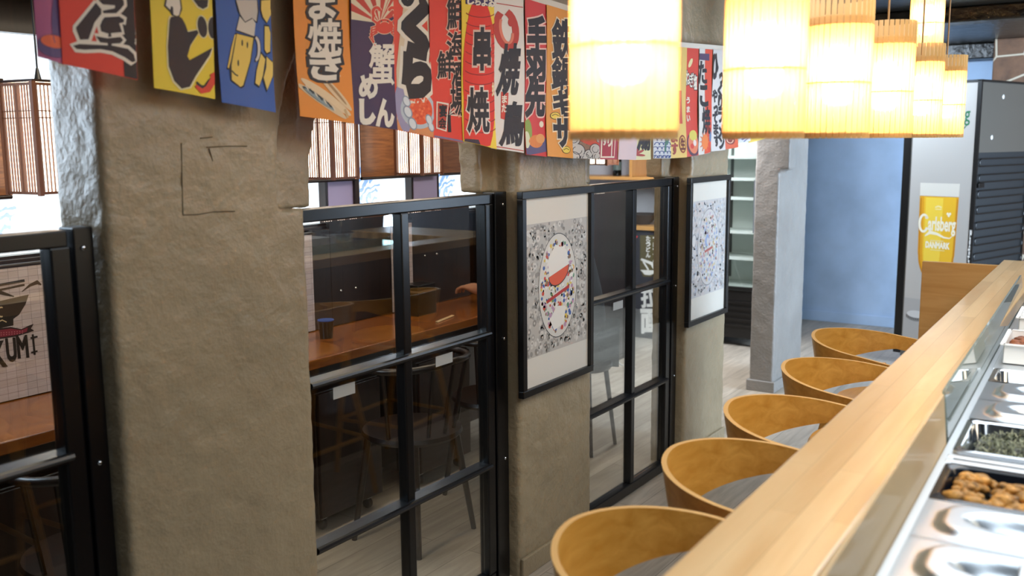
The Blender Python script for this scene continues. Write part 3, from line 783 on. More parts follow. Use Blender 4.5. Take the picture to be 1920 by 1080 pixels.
def d2(n, a):
    if n == 'picture':
        a.poly(Z4([(210, 0), (200, 60), (250, 110), (270, 150), (340, 160), (365, 90), (355, 0)]), DK, 1)
        a.poly(Z4([(225, 0), (215, 55), (255, 95), (262, 60), (280, 70), (285, 140), (335, 145), (350, 80), (340, 0)]), CR, 2)
        a.line(Z4([(510, 755), (540, 800), (590, 815), (640, 760), (670, 720)]), [3, 9, 11, 12, 8], DK, 2)
        a.line(Z4([(500, 790), (560, 840), (620, 820), (660, 760), (680, 700)]), [5, 10, 14, 14, 10], 'D8432A', 3)
        a.poly(Z4([(635, 690), (690, 665), (705, 735), (660, 740)]), 'D8432A', 4)
    else:
        big = [(250, 190), (262, 160), (330, 148), (365, 175), (395, 230), (420, 298), (505, 280), (520, 305), (445, 420), (418, 520), (440, 556), (655, 443), (630, 510), (500, 700), (445, 800), (370, 818), (300, 745), (250, 610), (238, 430)]
        c = (420, 500)
        a.poly(Z4([(x + (12 if x > c[0] else -12), y + (14 if y > c[1] else -10)) for x, y in big]), 'E9DCA8', 1)
        a.poly(Z4(big), '2C1D20', 2)
        for cx, cy, r in ((555, 250, -10), (655, 260, -4)):
            a.ell(260 + cx / 4.91, cy / 4.91, 11.5, 22, 'E9DCA8', 1.2, rot=r); a.ell(260 + cx / 4.91, cy / 4.91, 9, 20, DK, 2.2, rot=r)
        a.poly(Z4([(450, 0), (505, 75), (560, 100), (610, 75), (620, 0)]), 'E9DCA8', 1); a.poly(Z4([(465, 0), (515, 65), (560, 88), (602, 65), (610, 0)]), DK, 2)
flag((286, 165), (402, 186), 'E9CB2E', 'yellow flag with fat dark brush shape and a red chilli', d2)
def d3(n, a):
    if n == 'picture':
        a.poly(Z4([(890, 300), (1065, 345), (1030, 560), (960, 800), (930, 815), (840, 745), (830, 640), (808, 640), (850, 420)]), DK, 1)
        a.poly(Z4([(900, 312), (1052, 350), (1020, 560), (950, 785), (925, 800), (850, 735), (850, 600)]), 'EBC85A', 2)
        a.poly(Z4([(880, 320), (892, 318), (845, 560), (825, 630), (815, 620), (850, 440)]), 'EBC85A', 2)
        a.poly(Z4([(885, 0), (1095, 0), (1105, 110), (1090, 215), (1065, 200), (1065, 345), (890, 285), (925, 140), (905, 100)]), DK, 1.4)
        a.poly(Z4([(893, 0), (1085, 0), (1092, 110), (1080, 200), (1040, 165), (975, 200), (930, 130)]), 'C9C0B4', 2.4)
        a.poly(Z4([(925, 150), (975, 210), (1045, 172), (1072, 215), (1060, 335), (897, 275)]), 'D6CCBC', 2.4)
        a.arc(260 + 1072 / 4.91, 450 / 4.91, 7, 21, -100, 100, 8, DK, 1); a.arc(260 + 1072 / 4.91, 450 / 4.91, 7, 21, -90, 90, 5, 'DAD0C2', 2)
        for x, y in ((948, 395), (995, 415), (910, 580)): a.ell(260 + x / 4.91, y / 4.91, 1.4, 6, DK, 3)
        a.line(Z4([(850, 650), (880, 685), (905, 700)]), 2.4, DK, 3)
    else:
        for p, l in (([(1120, 0), (1260, 0), (1215, 80), (1265, 100), (1250, 140), (1180, 215), (1140, 160), (1120, 90)], 0), ([(1158, 235), (1200, 238), (1218, 300), (1215, 480), (1180, 495), (1158, 460)], 0),
                     ([(1125, 485), (1170, 540), (1140, 700), (1100, 800), (1060, 770), (1080, 640)], 0), ([(1175, 515), (1235, 570), (1300, 560), (1295, 610), (1240, 700), (1175, 840), (1140, 720), (1170, 620)], 0)):
            cx = sum(x for x, y in p) / len(p); cy = sum(y for x, y in p) / len(p)
            a.poly(Z4([(cx + (x - cx) * 1.12, cy + (y - cy) * 1.07) for x, y in p]), '181426', 1); a.poly(Z4([(cx + (x - cx) * .92, cy + (y - cy) * .95) for x, y in p]), 'EBCB66', 2)
flag((415, 192), (517, 211), '2A56A6', 'blue flag with a foaming yellow mug and yellow strokes', d3)
def d4(n, a):
    if n == 'picture':
        for cx, cy, rx, rz, r, c, l in ((606, 182, 58, 8, 37, 'E3C9A0', 1), (598, 190, 56, 7, 36, 'D9BE96', 1.4), (590, 184, 36, 5, 38, '3F4648', 2.4), (592, 187, 34, 3, 38, '8F9A9A', 2.8), (622, 172, 48, 7, 48, 'E0C49A', 1.2), (620, 168, 38, 2.4, 50, 'A8845A', 2)):
            a.ell(cx, cy, rx, rz, c, l, rot=r)
        for i in range(7): a.ell(570 + i * 8, 165 + i * 6.4, 1.2, 6, '2C2A28' if i % 2 else 'D9CDB8', 3.2, rot=-30)
        a.line([(612, 150), (634, 142)], 3, 'D9BE96', 2); a.line([(640, 205), (646, 221)], 5, 'C9A878', 2)
    else:
        a.text('ま', 601, 4, 46, 60, CR, DK, .05, .09); a.text('焼', 606, 70, 60, 68, CR, DK, .05, .08); a.text('き', 606, 121, 54, 56, CR, DK, .05, .09)
flag((557, 218), (660, 232), 'E38A22', 'orange flag with white characters above two grilled fish', d4)
def d5(n, a):
    if n == 'picture':
        c = (706, 44)
        for i in range(14):
            t0, t1 = math.radians(188 + i * 12), math.radians(188 + i * 12 + 12)
            a.poly([c, (c[0] + 75 * math.cos(t0), c[1] + 75 * math.sin(t0)), (c[0] + 75 * math.cos(t1), c[1] + 75 * math.sin(t1))], 'C8402E' if i % 2 else 'E3D3B4', 1)
        for col, g, l in (('EBD0B0', 2.4, 2), ('D8432C', 0, 3)):
            a.ell(715, 50, 17 + g / 2, 14 + g / 2, col, l)
            for sx in (-1, 1):
                a.line([(715 + sx * 14, 44), (715 + sx * 22, 38), (715 + sx * 21, 28)], 4.5 + g, col, l)
                a.arc(715 + sx * 15, 24, 7, 9, 60 if sx > 0 else 120, -160 if sx > 0 else 340, 5.5 + g, col, l)
                for k in range(4): a.line([(715 + sx * 13, 50 + k * 3.4), (715 + sx * (24 + k), 52 + k * 6), (715 + sx * (23 - k * 2), 68 + k * 6)], [4 + g, 3.2 + g, 1.6 + g], col, l)
        a.arc(715, 47, 9, 6, 200, 340, 1.4, 'F0C0A0', 4); a.ell(709, 41, 1.6, 2, '2A1418', 4); a.ell(721, 41, 1.6, 2, '2A1418', 4)
    else:
        a.text('蟹', 712, 120, 48, 76, CR, None, .06); a.text('ん', 715, 212, 32, 48, CR, None, .07)
        a.text('め', 686, 162, 30, 42, CR, None, .07); a.text('し', 683, 210, 22, 42, CR, None, .08)
flag((660, 232), (739, 244), '341546', 'dark purple flag with a red crab under a rising sun', d5)
def d6(n, a):
    if n == 'picture':
        a.poly([(757, 0), (775, 0), (752, 170), (742, 230), (742, 130)], 'DCC7A8', 1); a.poly([(798, 0), (812, 0), (812, 150)], 'E8CDB0', 1)
        a.ell(752, 205, 12, 45, '9A94B4', 1.4, rot=-8); a.poly([(740, 225), (808, 240), (808, 258), (740, 243)], 'D88E5A', 1.2)
        a.ell(780, 206, 32, 36, 'B9C3CC', 1.6, rot=-14); a.ell(781, 206, 25, 28, 'E2572E', 2, rot=-14)
        for i in range(60):
            t = random.uniform(0, 6.28); r = random.random() ** .5; a.ell(781 + 22 * r * math.cos(t), 206 + 25 * r * math.sin(t), 2.3, 2.6, random.choice(['F07A48', 'E8683A', 'D84A26']), 2.4, n=8)
        for x, y, r in ((758, 190, 8), (760, 210, 9), (768, 232, 9), (799, 225, 8), (803, 238, 7)): a.ell(x, y, r * .8, r * 1.4, '8E98A8', 2.6, rot=-20); a.ell(x, y, r * .6, r * 1.1, 'D8DCE0', 3, rot=-20)
    else:
        a.text('い', 772, -8, 40, 34, DK, CR, .07, .09); a.text('く', 782, 50, 44, 84, DK, CR, .10, .08); a.text('ら', 780, 132, 46, 88, DK, CR, .09, .08)
flag((738, 243), (810, 259), 'E0452A', 'red and white flag with a bowl of salmon roe', d6)
def d7(n, a):
    if n == 'picture':
        a.poly([(816, 190), (838, 194), (832, 247), (814, 241)], CR, 1); a.poly([(818, 193), (836, 197), (830, 244), (816, 239)], 'B8402E', 1.4)
        for i in range(6): a.line([(838, 215), (842 + i * 2.6, 192 + i * 5)], 2.2, CR if i % 2 else DK, 1.8)
        a.line([(838, 215), (838, 248)], 6, DK, 2); a.line([(808, 258), (866, 268)], 9, '7A6C8A', 1)
    else:
        for ch, x, y, w, h in (('鮮', 852, 22, 34, 66), ('海', 853, 86, 36, 50), ('鮮', 833, 122, 30, 50), ('酒', 857, 138, 24, 42), ('場', 856, 186, 28, 60)): a.text(ch, x, y, w, h, DK, 'E9B8A4', .05, .05)
        a.text('宴', 827, 208, 13, 22, DK, None, .05); a.text('会', 825, 231, 13, 18, DK, None, .05)
flag((808, 258), (866, 268), 'DB3D2A', 'scarlet flag with five staggered dark characters and a white seal', d7)
def d8(n, a):
    if n == 'picture':
        a.ell(896, 140, 31, 148, 'D8321F', 1, rot=-1); a.poly([(868, 120), (874, 20), (880, 262), (866, 262)], 'D8321F', 1.1)
        for i in range(13): a.arc(897, 20 + i * 18, 30, 13, 20, 160, 1.6, '8A1A14', 1.5)
        a.poly([(868, -14), (926, -4), (924, 14), (868, 8)], '3E2C5C', 2); a.poly([(868, 260), (890, 262), (893, 272), (866, 267)], '3A2838', 2)
    else:
        a.text('串', 899, 92, 30, 74, DK, 'D8B8A8', .05, .05); a.text('焼', 892, 206, 38, 80, DK, 'E6D2C4', .07, .05)
        for i, ch in enumerate('ひとつ好'): a.text(ch, 919 + i * 1.4, 60 + i * 36, 9, 24, 'C83A22' if i < 3 else 'E8D8B0', None if i < 3 else 'C83A22', .06)
        for i, ch in enumerate('しちよゐ'): a.text(ch, 877 + i * 13, 2 + i * 1.6, 11, 13, CR, None, .06, l=4)
flag((865, 265), (925, 280), 'E9C833', 'yellow flag with a big red paper lantern and two dark characters', d8)
def d9(n, a):
    if n == 'picture':
        a.arc(948, 55, 17, 34, -70, 250, 13, 'B83A2C', 1, rot=-8); a.arc(948, 55, 11, 26, 20, 230, 5, 'D87A60', 1.6, rot=-8); a.ell(956, 42, 5, 8, 'B83A2C', 1.2)
        a.line([(927, 274), (982, 283)], 1.6, 'B83A2C', 1); a.line([(930, 6), (980, 14)], 1.6, 'B83A2C', 1)
        a.poly([(938, 172), (951, 174), (950, 226), (939, 222)], 'C8402E', 1)
    else:
        a.text('焼', 953, 130, 36, 90, DK, None, .09, skew=.1); a.text('鳥', 961, 232, 40, 78, DK, None, .05, skew=.05)
        for i, ch in enumerate('また'): a.text(ch, 944, 186 + i * 17, 8, 14, CR, None, .05)
flag((925, 278), (983, 287), 'DDD5CC', 'white flag with a red swirl and black characters, beside the hands-red one', d9)
FLAGS[-1]['label'] = 'white flag with a red swirl above two black characters'
def d10(n, a):
    if n == 'picture':
        a.poly([(984, 270), (1018, 256), (1023, 262), (1023, 284), (990, 292), (984, 289)], '5A5078', 1); a.ell(1002, 265, 13, 12, 'D9803E', 2, rot=-20); a.ell(1010, 260, 9, 9, 'E09A58', 2.4)
        a.ell(988, 247, 7, 24, '8DA04A', 1.6); a.ell(986, 262, 5, 16, 'D9D8B8', 2); a.ell(1013, 233, 4.6, 6, 'E8D9C0', 2); a.poly([(1011, 155), (1018, 157), (1017, 185), (1011, 183)], '4F7A78', 1)
    else:
        a.text('手', 1003, 67, 32, 66, DK, 'E9C0B4', .08, .05); a.text('羽', 1001, 124, 33, 54, DK, 'E9C0B4', .08, .05); a.text('先', 1002, 184, 33, 64, DK, 'E9C0B4', .08, .05)
flag((984, 290), (1023, 294), 'CC3330', 'crimson flag with three bold characters above fried chicken wings', d10)
def d11(n, a):
    if n == 'picture':
        for x, y in ((1056, 281), (1061, 178), (1037, 217)): a.ell(x, y, 9, 7, DK, 1); a.ell(x, y, 8, 6, 'E8C84A', 2); a.line([(x - 6, y), (x, y - 3), (x + 6, y)], 1.2, DK, 3)
    else:
        for ch, x, y, w, h in (('鉄', 1049, 74, 36, 72), ('鍋', 1049, 138, 36, 58), ('ギ', 1050, 190, 30, 44), ('ョ', 1061, 206, 14, 24), ('ザ', 1051, 248, 32, 50)): a.text(ch, x, y, w, h, DK, 'E8D3B0', .08, .05)
flag((1022, 293), (1071, 297), 'DD9330', 'amber flag with bold dark characters and little yellow dumplings', d11)
def d12(n, a):
    if n == 'picture':
        for x, y, rx, ry in ((1092, 258, 26, 9), (1106, 268, 20, 6)): a.ell(x, y, rx, ry, DK, 1, rot=14); a.ell(x, y, rx - 1, ry - 1, 'C8503C', 1.4, rot=14)
        a.poly([(1084, 266), (1110, 270), (1100, 299), (1076, 299)], '8A6A52', 1.2)
        for x, y, r in ((1075, 262, 11), (1080, 282, 13), (1074, 294, 10), (1100, 290, 10), (1112, 280, 11), (1114, 294, 9), (1092, 296, 8), (1073, 250, 6)):
            a.ell(x, y, r, r, DK, 2.0 + (x % 5) * .1); a.ell(x, y, r - 1.2, r - 1.2, 'C4C0BA', 2.3 + (x % 5) * .1); a.arc(x, y, r * .55, r * .55, 0, 250, 1, DK, 3)
        band(a, 0, 1, 0, .72, 'B9B4AE', .1)
flag((1071, 297), (1121, 299), 'B5B0AA', 'grey flag with curling clouds over a red fish, under the nearest lamp', d12)
def d13(n, a):
    if n == 'picture': a.poly([(1126, 246), (1152, 246), (1150, 296), (1126, 296)], CR, 1); a.poly([(1128, 248), (1144, 248), (1143, 293), (1128, 293)], 'A83444', 1.4); a.poly([(1146, 248), (1150, 248), (1149, 293), (1145, 293)], 'A83444', 1.4)
    else: a.text('す', 1132, 262, 8, 20, CR, None, .06); a.text('り', 1140, 264, 7, 20, CR, None, .06); a.text('身', 1136, 230, 10, 20, CR, None, .06)
flag((1122, 299), (1157, 299), 'B24050', 'wine red flag with a white bordered box, beside the plain pink one', d13)
def d14(n, a):
    if n == 'picture': band(a, 0, 1, 0, .3, 'D9B8B4', .2)
    else: a.text('祭', 1172, 215, 14, 26, 'B88A8E', None, .05)
flag((1157, 299), (1189, 300), 'DCC6C8', 'pale pink almost plain flag, right of the wine red one', d14)
def d15(n, a):
    if n == 'picture':
        for t in (-60, -25, 10, 45): a.ell(1193 + 7 * math.cos(math.radians(t - 40)), 290 + 9 * math.sin(math.radians(t - 40)), 9, 2.2, 'A83A34', 1, rot=t - 40)
        for i in range(4): a.line([(1184 + i * 3, 242 + i * 4), (1200 + i * 2, 240 + i * 4)], 2, 'C9A848', 1)
    else: a.text('湯', 1208, 255, 24, 50, DK, None, .09)
flag((1189, 300), (1221, 299), 'DDD8A6', 'pale green flag with one black character and a red leaf', d15)
def d16(n, a):
    if n == 'picture':
        for j in range(7):
            for i in range(5): a.arc(1225 + i * 7 + (j % 2) * 3, 296 - j * 8, 4, 5, 180, 360, 1.4, '3C4F86', 1, n=8)
        a.line([(1245, 250), (1241, 285)], 3, '4F7A6A', 2); a.ell(1246, 262, 3, 9, '4F7A6A', 2)
        for i in range(9): a.line([(1223 + i * 3.4, 296), (1225 + i * 3.4, 292)], 1.2, '3C4F86', 1.4)
flag((1222, 297), (1253, 297), 'CFD0D2', 'white flag with rows of small blue waves', d16)
def d17(n, a):
    if n == 'picture': a.ell(1273, 270, 7, 17, '8A3A26', 1); a.ell(1273, 270, 5.6, 14, 'D9A85A', 1.4); a.line([(1271, 170), (1272, 232)], 6, 'C8503C', 1)
    else: a.text('ま', 1259, 257, 9, 18, 'A03A2C', None, .07); a.text('す', 1259, 279, 9, 20, 'A03A2C', None, .07); a.text('生', 1273, 270, 8, 20, '6A2A1C', None, .05)
flag((1251, 297), (1281, 295), 'E2C26C', 'buff yellow flag with a brown ringed character, right of the blue waves', d17)
def d18(n, a):
    if n == 'picture':
        a.ell(1297, 270, 11, 24, '5A3448', 1); a.ell(1297, 268, 9, 20, 'E0805A', 1.5); a.ell(1297, 254, 7, 10, 'D8C85A', 2); a.ell(1299, 268, 3, 6, 'E8D8D0', 2.4); a.ell(1294, 274, 3, 5, 'D8402E', 2.4)
        a.ell(1294, 118, 3, 9, 'E8D8A0', 1, rot=20)
    else:
        for i, ch in enumerate('ねぎ塩'): a.text(ch, 1289 + i * 7, 146 + i * 4, 7, 26, CR, DK, .05, .06)
        for i, ch in enumerate('うまい'): a.text(ch, 1290, 188 + i * 17, 5, 11, CR, None, .05)
flag((1281, 295), (1306, 291), 'D2402C', 'red flag with a round bowl, beside the octopus one', d18)
def d19(n, a):
    if n == 'picture':
        band(a, .42, 1, 0, 1, 'D9492C', .2); a.poly([(1309, 100), (1328, 101), (1328, 114), (1309, 112)], '4E3A5E', 1)
        for i in range(12): t = i * PI / 6; a.line([(1317, 266), (1317 + 9 * math.cos(t), 266 + 20 * math.sin(t))], 1.6, 'E0703A', 1)
        a.ell(1317, 266, 6, 14, 'E8803A', 2); a.ell(1328, 256, 2.6, 10, '6A7CA0', 1.2)
    else: a.text('た', 1315, 136, 15, 40, DK, None, .05); a.text('こ', 1317, 180, 13, 36, DK, None, .05); a.text('焼', 1320, 226, 15, 48, DK, None, .06)
flag((1306, 291), (1330, 286), 'DCD6CE', 'half white half red flag with an orange octopus sun', d19)
def d20(n, a):
    if n == 'lettering':
        for ch, x, y, w, h in (('ひ', 1337, 125, 10, 42), ('っ', 1348, 148, 6, 20), ('く', 1346, 170, 7, 22), ('り', 1347, 192, 7, 24), ('や', 1337, 180, 8, 22), ('っ', 1339, 206, 6, 14), ('て', 1338, 222, 7, 16), ('ま', 1339, 242, 7, 20), ('す', 1339, 264, 7, 20), ('ラ', 1348, 216, 9, 26), ('メ', 1348, 246, 9, 22), ('ン', 1348, 268, 9, 20)): a.text(ch, x, y, w, h, '2A2226', None, .07)
flag((1330, 284), (1355, 281), 'D8D4D0', 'white flag crowded with black handwriting, left of the second lamp', d20)
def d21(n, a):
    if n == 'picture': a.ell(1368, 262, 8, 9, '8A3A2C', 1); a.arc(1367, 262, 5, 6, 0, 300, 1.6, 'E8B89A', 2)
    else: a.text('丼', 1368, 225, 14, 30, CR, None, .06)
flag((1355, 281), (1382, 276), 'D9603C', 'orange red flag with a round brown motif, below the second lamp', d21)
def d22(n, a):
    if n == 'picture': a.line([(1387, 262), (1398, 252)], 3, '5A5C90', 1); a.line([(1390, 266), (1401, 256)], 2, '5A5C90', 1); a.ell(1394, 248, 4, 5, '7A7CA8', 1)
flag((1383, 268), (1404, 264), 'D5D5DA', 'white flag with violet strokes, last but one on the right', d22)
def d23(n, a):
    if n == 'picture': a.poly([(1405, 240), (1430, 238), (1430, 250), (1405, 254)], 'D9D4CC', 1); a.line([(1408, 250), (1428, 246)], 3, 'B0483C', 2)
flag((1404, 268), (1431, 260), 'DDBB4A', 'yellow flag at the right end of the tape, before the glass cooler', d23)

# ------------------------------------------------------------------ pendant lamps over the bar
def veneer_mat():
    m = bpy.data.materials.new('thin_wood_veneer'); m.use_nodes = True
    nt = m.node_tree; L = nt.links.new; nt.nodes.remove(nt.nodes['Principled BSDF'])
    df = nt.nodes.new('ShaderNodeBsdfDiffuse'); df.inputs[0].default_value = lin('D9AE6C')
    tl = nt.nodes.new('ShaderNodeBsdfTranslucent'); tl.inputs[0].default_value = lin('FFF3DA')
    tp = nt.nodes.new('ShaderNodeBsdfTransparent'); tp.inputs[0].default_value = lin('FFF6E2')
    m1 = nt.nodes.new('ShaderNodeMixShader'); m1.inputs[0].default_value = 0.62; L(df.outputs[0], m1.inputs[1]); L(tl.outputs[0], m1.inputs[2])
    m2 = nt.nodes.new('ShaderNodeMixShader'); m2.inputs[0].default_value = 0.30; L(m1.outputs[0], m2.inputs[1]); L(tp.outputs[0], m2.inputs[2])
    L(m2.outputs[0], nt.nodes['Material Output'].inputs[0])
    return m
M_VENEER = veneer_mat()
M_BULB = mat('lit_bulb', 'FFF4DC', 0.4, emit=('FFE3B4', 115.0))
M_RING = mat('lamp_ring_wood', 'B98A4A', 0.5)
M_CORD = mat('tan_cord', '9A7446', 0.6)
def make_lamp(R=0.075, H=0.315):
    t = thing('pendant_lamp', 'nearest slatted wooden pendant lamp, largest and blown out with light', 'pendant lamp', (0, 0, 0), 'slatted pendant lamps over the bar')
    sh = MB(); n = 34; th = 0.0016
    for i in range(n):
        a0 = 2 * PI * (i + 0.09) / n; a1 = 2 * PI * (i + 0.91) / n
        q = []
        for r in (R, R - th):
            for z in (0, H): q += [(r * math.cos(a0), r * math.sin(a0), z), (r * math.cos(a1), r * math.sin(a1), z)]
        sh.add(q, [(0, 1, 3, 2), (4, 6, 7, 5), (0, 2, 6, 4), (1, 5, 7, 3), (2, 3, 7, 6), (0, 4, 5, 1)])
    for i in range(n):       # dark kerf between neighbouring slats
        a0 = 2 * PI * (i - 0.06) / n; a1 = 2 * PI * (i + 0.06) / n; r = R + .0002
        sh.add([(r * math.cos(a0), r * math.sin(a0), 0.004), (r * math.cos(a1), r * math.sin(a1), .004), (r * math.cos(a1), r * math.sin(a1), H * .86), (r * math.cos(a0), r * math.sin(a0), H * .86)], [(0, 1, 2, 3)], 1)
    ln_ = MB(); rr = R - .0026
    ln_.lathe([(rr, 0.003), (rr, H * .87)], seg=48); ln_.f = [f for f in ln_.f if len(f) == 4]; ln_.m = [0] * len(ln_.f)
    build('shade_liner', ln_, M_VENEER, t, local=True, smooth=60)
    build('lamp_shade', sh, [M_VENEER, M_RING], t, local=True)
    for z in (0.012, H * .40, H * .81):
        rg = MB(); rg.lathe([(R - .008, z - .0015), (R - .0018, z - .0015), (R - .0018, z + .0015), (R - .008, z + .0015), (R - .008, z - .0015)], seg=34)
        build('shade_ring', rg, M_RING, t, local=True)
    sp = MB()
    for k in range(3):
        a = 2 * PI * k / 3
        sp.tube([(.012 * math.cos(a), .012 * math.sin(a), H * .81), ((R - .004) * math.cos(a), (R - .004) * math.sin(a), H * .81)], .0022, 6)
    build('spider', sp, M_RING, t, local=True)
    build('socket', MB().lathe([(.0, H * .84), (.014, H * .84), (.017, H * .80), (.017, H * .70), (.013, H * .66), (0, H * .66)], seg=16), M_CHROME, t, local=True, smooth=40)
    build('bulb', MB().lathe([(0, H * .24), (.022, H * .245), (.032, H * .28), (.035, H * .36), (.034, H * .56), (.026, H * .64), (.014, H * .67), (0, H * .67)], seg=20), M_BULB, t, local=True, smooth=60)
    build('cord', MB().tube([(0, 0, H * .84), (0, 0, ZC - 1.601)], .0028, 8), M_CORD, t, local=True)
    return t
lamp0 = make_lamp()
LAMPS = []
def lamp_at(px, width, pbottom, label=None):
    """axis seen at px, shade as wide as width px"""
    d = RM @ _ray(px, pbottom); fw = RM @ np.array([0, 0, -1.0])
    depth = FPX * 0.15 / width
    p = CP + d * (depth / float(np.dot(d, fw)))
    LAMPS.append(p)
    return tuple(p)
p = lamp_at(1169, 203, 240); lamp0.location = (p[0], p[1], 1.601); WM[lamp0.name] = Matrix.Translation(lamp0.location)
LX = p[0]
for px, w_, lab in ((1430, 150, 'second nearest slatted pendant lamp, beside the broad bright one'), (1566, 120, 'third slatted pendant lamp, its dark slat crown just inside the top'),
                    (1655, 100, 'fourth slatted pendant lamp, partly behind the third'), (1720, 81, 'fifth slatted pendant lamp, directly below the raised one'), (1767, 71, 'sixth and smallest low slatted pendant lamp, before the white cooler side')):
    q = lamp_at(px, w_, 258); copy_thing(lamp0, (q[0], q[1], 1.601), random.uniform(0, .18), lab)
q = lamp_at(1735, 60, 97)
hi = copy_thing(lamp0, (q[0], q[1], q[2]), .07, 'raised slatted pendant lamp hanging higher than the rest')
for c in kids(hi):
    if c.name.startswith('cord'):
        c.data = c.data.copy()
        top = max(v.co.z for v in c.data.vertices)
        for v in c.data.vertices:
            if v.co.z > top - .02: v.co.z = ZC - q[2]

# ------------------------------------------------------------------ the bar
A_L = math.atan(0.018)
ZL = 1.05
def lx(y): return -0.4698 - 0.018 * y      # left edge of the ledge
bar = thing('bar_counter', 'long bar counter with pale butcher block ledge running along the stools', 'bar', (lx(2.6), 2.6, 0), None, A_L)
def bl(x, y, z): return (x, y, z)
def barbox(name, x0, x1, y0, y1, z0, z1, m, bev=None):
    return build(name, MB().box(x0, x1, y0, y1, z0, z1), m, bar, local=True, bevel=bev)
barbox('ledge', 0.0, 0.168, -2.3, 2.24, ZL - 0.045, ZL, M_LEDGE, 0.004)
barbox('front_cladding', 0.075, 0.095, -2.3, 2.20, 0.0, ZL - 0.046, M_DARKWOOD)
barbox('ledge_return', 0.168, 0.95, 1.86, 2.24, ZL - 0.045, ZL, M_LEDGE, 0.004)
barbox('end_panel', -0.345, 0.16, 2.245, 2.27, 0.0, 1.022, M_LEDGEX, 0.003)

# ------------------------------------------------------------------ stools
def make_stool():
    t = thing('bar_stool', 'nearest bar stool with bent amber plywood back', 'bar stool', (0, 0, 0), 'bent plywood bar stools along the bar')
    # plan: facing +X, centre of the seat at the origin; the band wraps round the back
    R, A = 0.222, 0.17
    def plan(u):          # u in -1..1, 0 = middle of the back
        half = PI * R / 2; Ltot = half + A; s_ = abs(u) * Ltot; sg = 1 if u > 0 else -1
        if s_ < half: a = s_ / R; return (-R * math.cos(a), sg * R * math.sin(a), -math.cos(a), sg * math.sin(a))
        return (s_ - half, sg * R * (1 + 0.06 * (s_ - half) / A), 0.0, sg)
    def top(u): return 0.902 - 0.052 * abs(u) ** 1.35
    def hgt(u): return 0.152 - 0.102 * min(1, abs(u) / 0.66) ** 1.1
    def pt(u, v, off):
        x, y, nx, ny = plan(u); z = top(u) - v * hgt(u)
        lean = 0.16 * (z - 0.83)
        return (x + nx * (lean + off), y + ny * (lean + off), z)
    n = 72
    bd = MB(); th = 0.012
    ro = [[pt(-1 + 2 * i / n, v, 0) for i in range(n + 1)] for v in (0, .25, .5, .75, 1)]
    ri = [[pt(-1 + 2 * i / n, v, -th) for i in range(n + 1)] for v in (0, .25, .5, .75, 1)]
    vs = [p for r in ro for p in r] + [p for r in ri for p in r]; N = n + 1; K = 5 * N
    fs = []; ms = []
    for j in range(4):
        for i in range(n):
            fs.append((j * N + i, j * N + i + 1, (j + 1) * N + i + 1, (j + 1) * N + i)); ms.append(0)
            fs.append((K + j * N + i, K + (j + 1) * N + i, K + (j + 1) * N + i + 1, K + j * N + i + 1)); ms.append(0)
    for i in range(n):
        fs.append((i, K + i, K + i + 1, i + 1)); ms.append(1)
        fs.append((4 * N + i, 4 * N + i + 1, K + 4 * N + i + 1, K + 4 * N + i)); ms.append(1)
    for i in (0, n):
        for j in range(4): fs.append((j * N + i, (j + 1) * N + i, K + (j + 1) * N + i, K + j * N + i)); ms.append(1)
    bd.v = vs; bd.f = [list(f) for f in fs]; bd.m = ms
    build('backrest', bd, [M_OAK, M_OAKEDGE], t, local=True, smooth=45)
    seat = MB()
    seat.lathe([(0, 0.648), (.17, .645), (.195, .655), (.200, .668), (.192, .680), (.15, .676), (0, .668)], c=(0.03, 0, 0), seg=40, sx=0.86, sy=1.0)
    build('seat', seat, M_OAK, t, local=True, smooth=50)
    for sy in (-1, 1):
        # front leg rises past the seat to carry the arm; rear leg stops below the seat
        fl = MB()
        fl.tube([(0.215, sy * .205, 0.0), (0.175, sy * .205, .34), (0.120, sy * .207, .66), (0.070, sy * .211, .855)], [.013, .017, .022, .019], 10)
        build('leg', fl, M_OAK, t, local=True, smooth=50)
        rl = MB(); rl.tube([(-0.225, sy * .205, 0.0), (-.18, sy * .175, .34), (-0.12, sy * .14, .652)], [.013, .016, .018], 10)
        build('leg', rl, M_OAK, t, local=True, smooth=50)
        rail = MB(); rail.tube([(0.13, sy * .205, .64), (-0.125, sy * .142, .64)], .012, 8)
        build('seat_rail', rail, M_OAK, t, local=True, smooth=50)
    fr = MB(); fr.tube([(0.19, -.205, .27), (0.19, .205, .27)], .010, 8); fr.tube([(-.19, -.18, .27), (-.19, .18, .27)], .010, 8)
    for sy in (-1, 1): fr.tube([(.19, sy * .205, .27), (-.19, sy * .18, .27)], .010, 8)
    build('footrest', fr, M_OAK, t, local=True, smooth=50)
    return t
stool0 = make_stool()
STOOLS = [(-0.632, 1.472, 0.0), (-0.655, 1.975, 0.0), (-0.690, 2.430, 0.0), (-0.713, 2.966, 0.0), (-0.780, 3.505, -0.08)]
SL = ['nearest bar stool with bent amber plywood back, cut by the frame bottom', 'second bar stool from the front, bent amber plywood back', 'middle bar stool of the row, bent amber plywood back',
      'fourth bar stool from the front, bent amber plywood back', 'farthest bar stool, arm upright showing, before the blue wall']
for i, (x, y, r) in enumerate(STOOLS):
    if i == 0: stool0.location = (x, y, 0); stool0['label'] = SL[0]; WM[stool0.name] = Matrix.Translation((x, y, 0))
    else: copy_thing(stool0, (x, y, 0), r, SL[i])

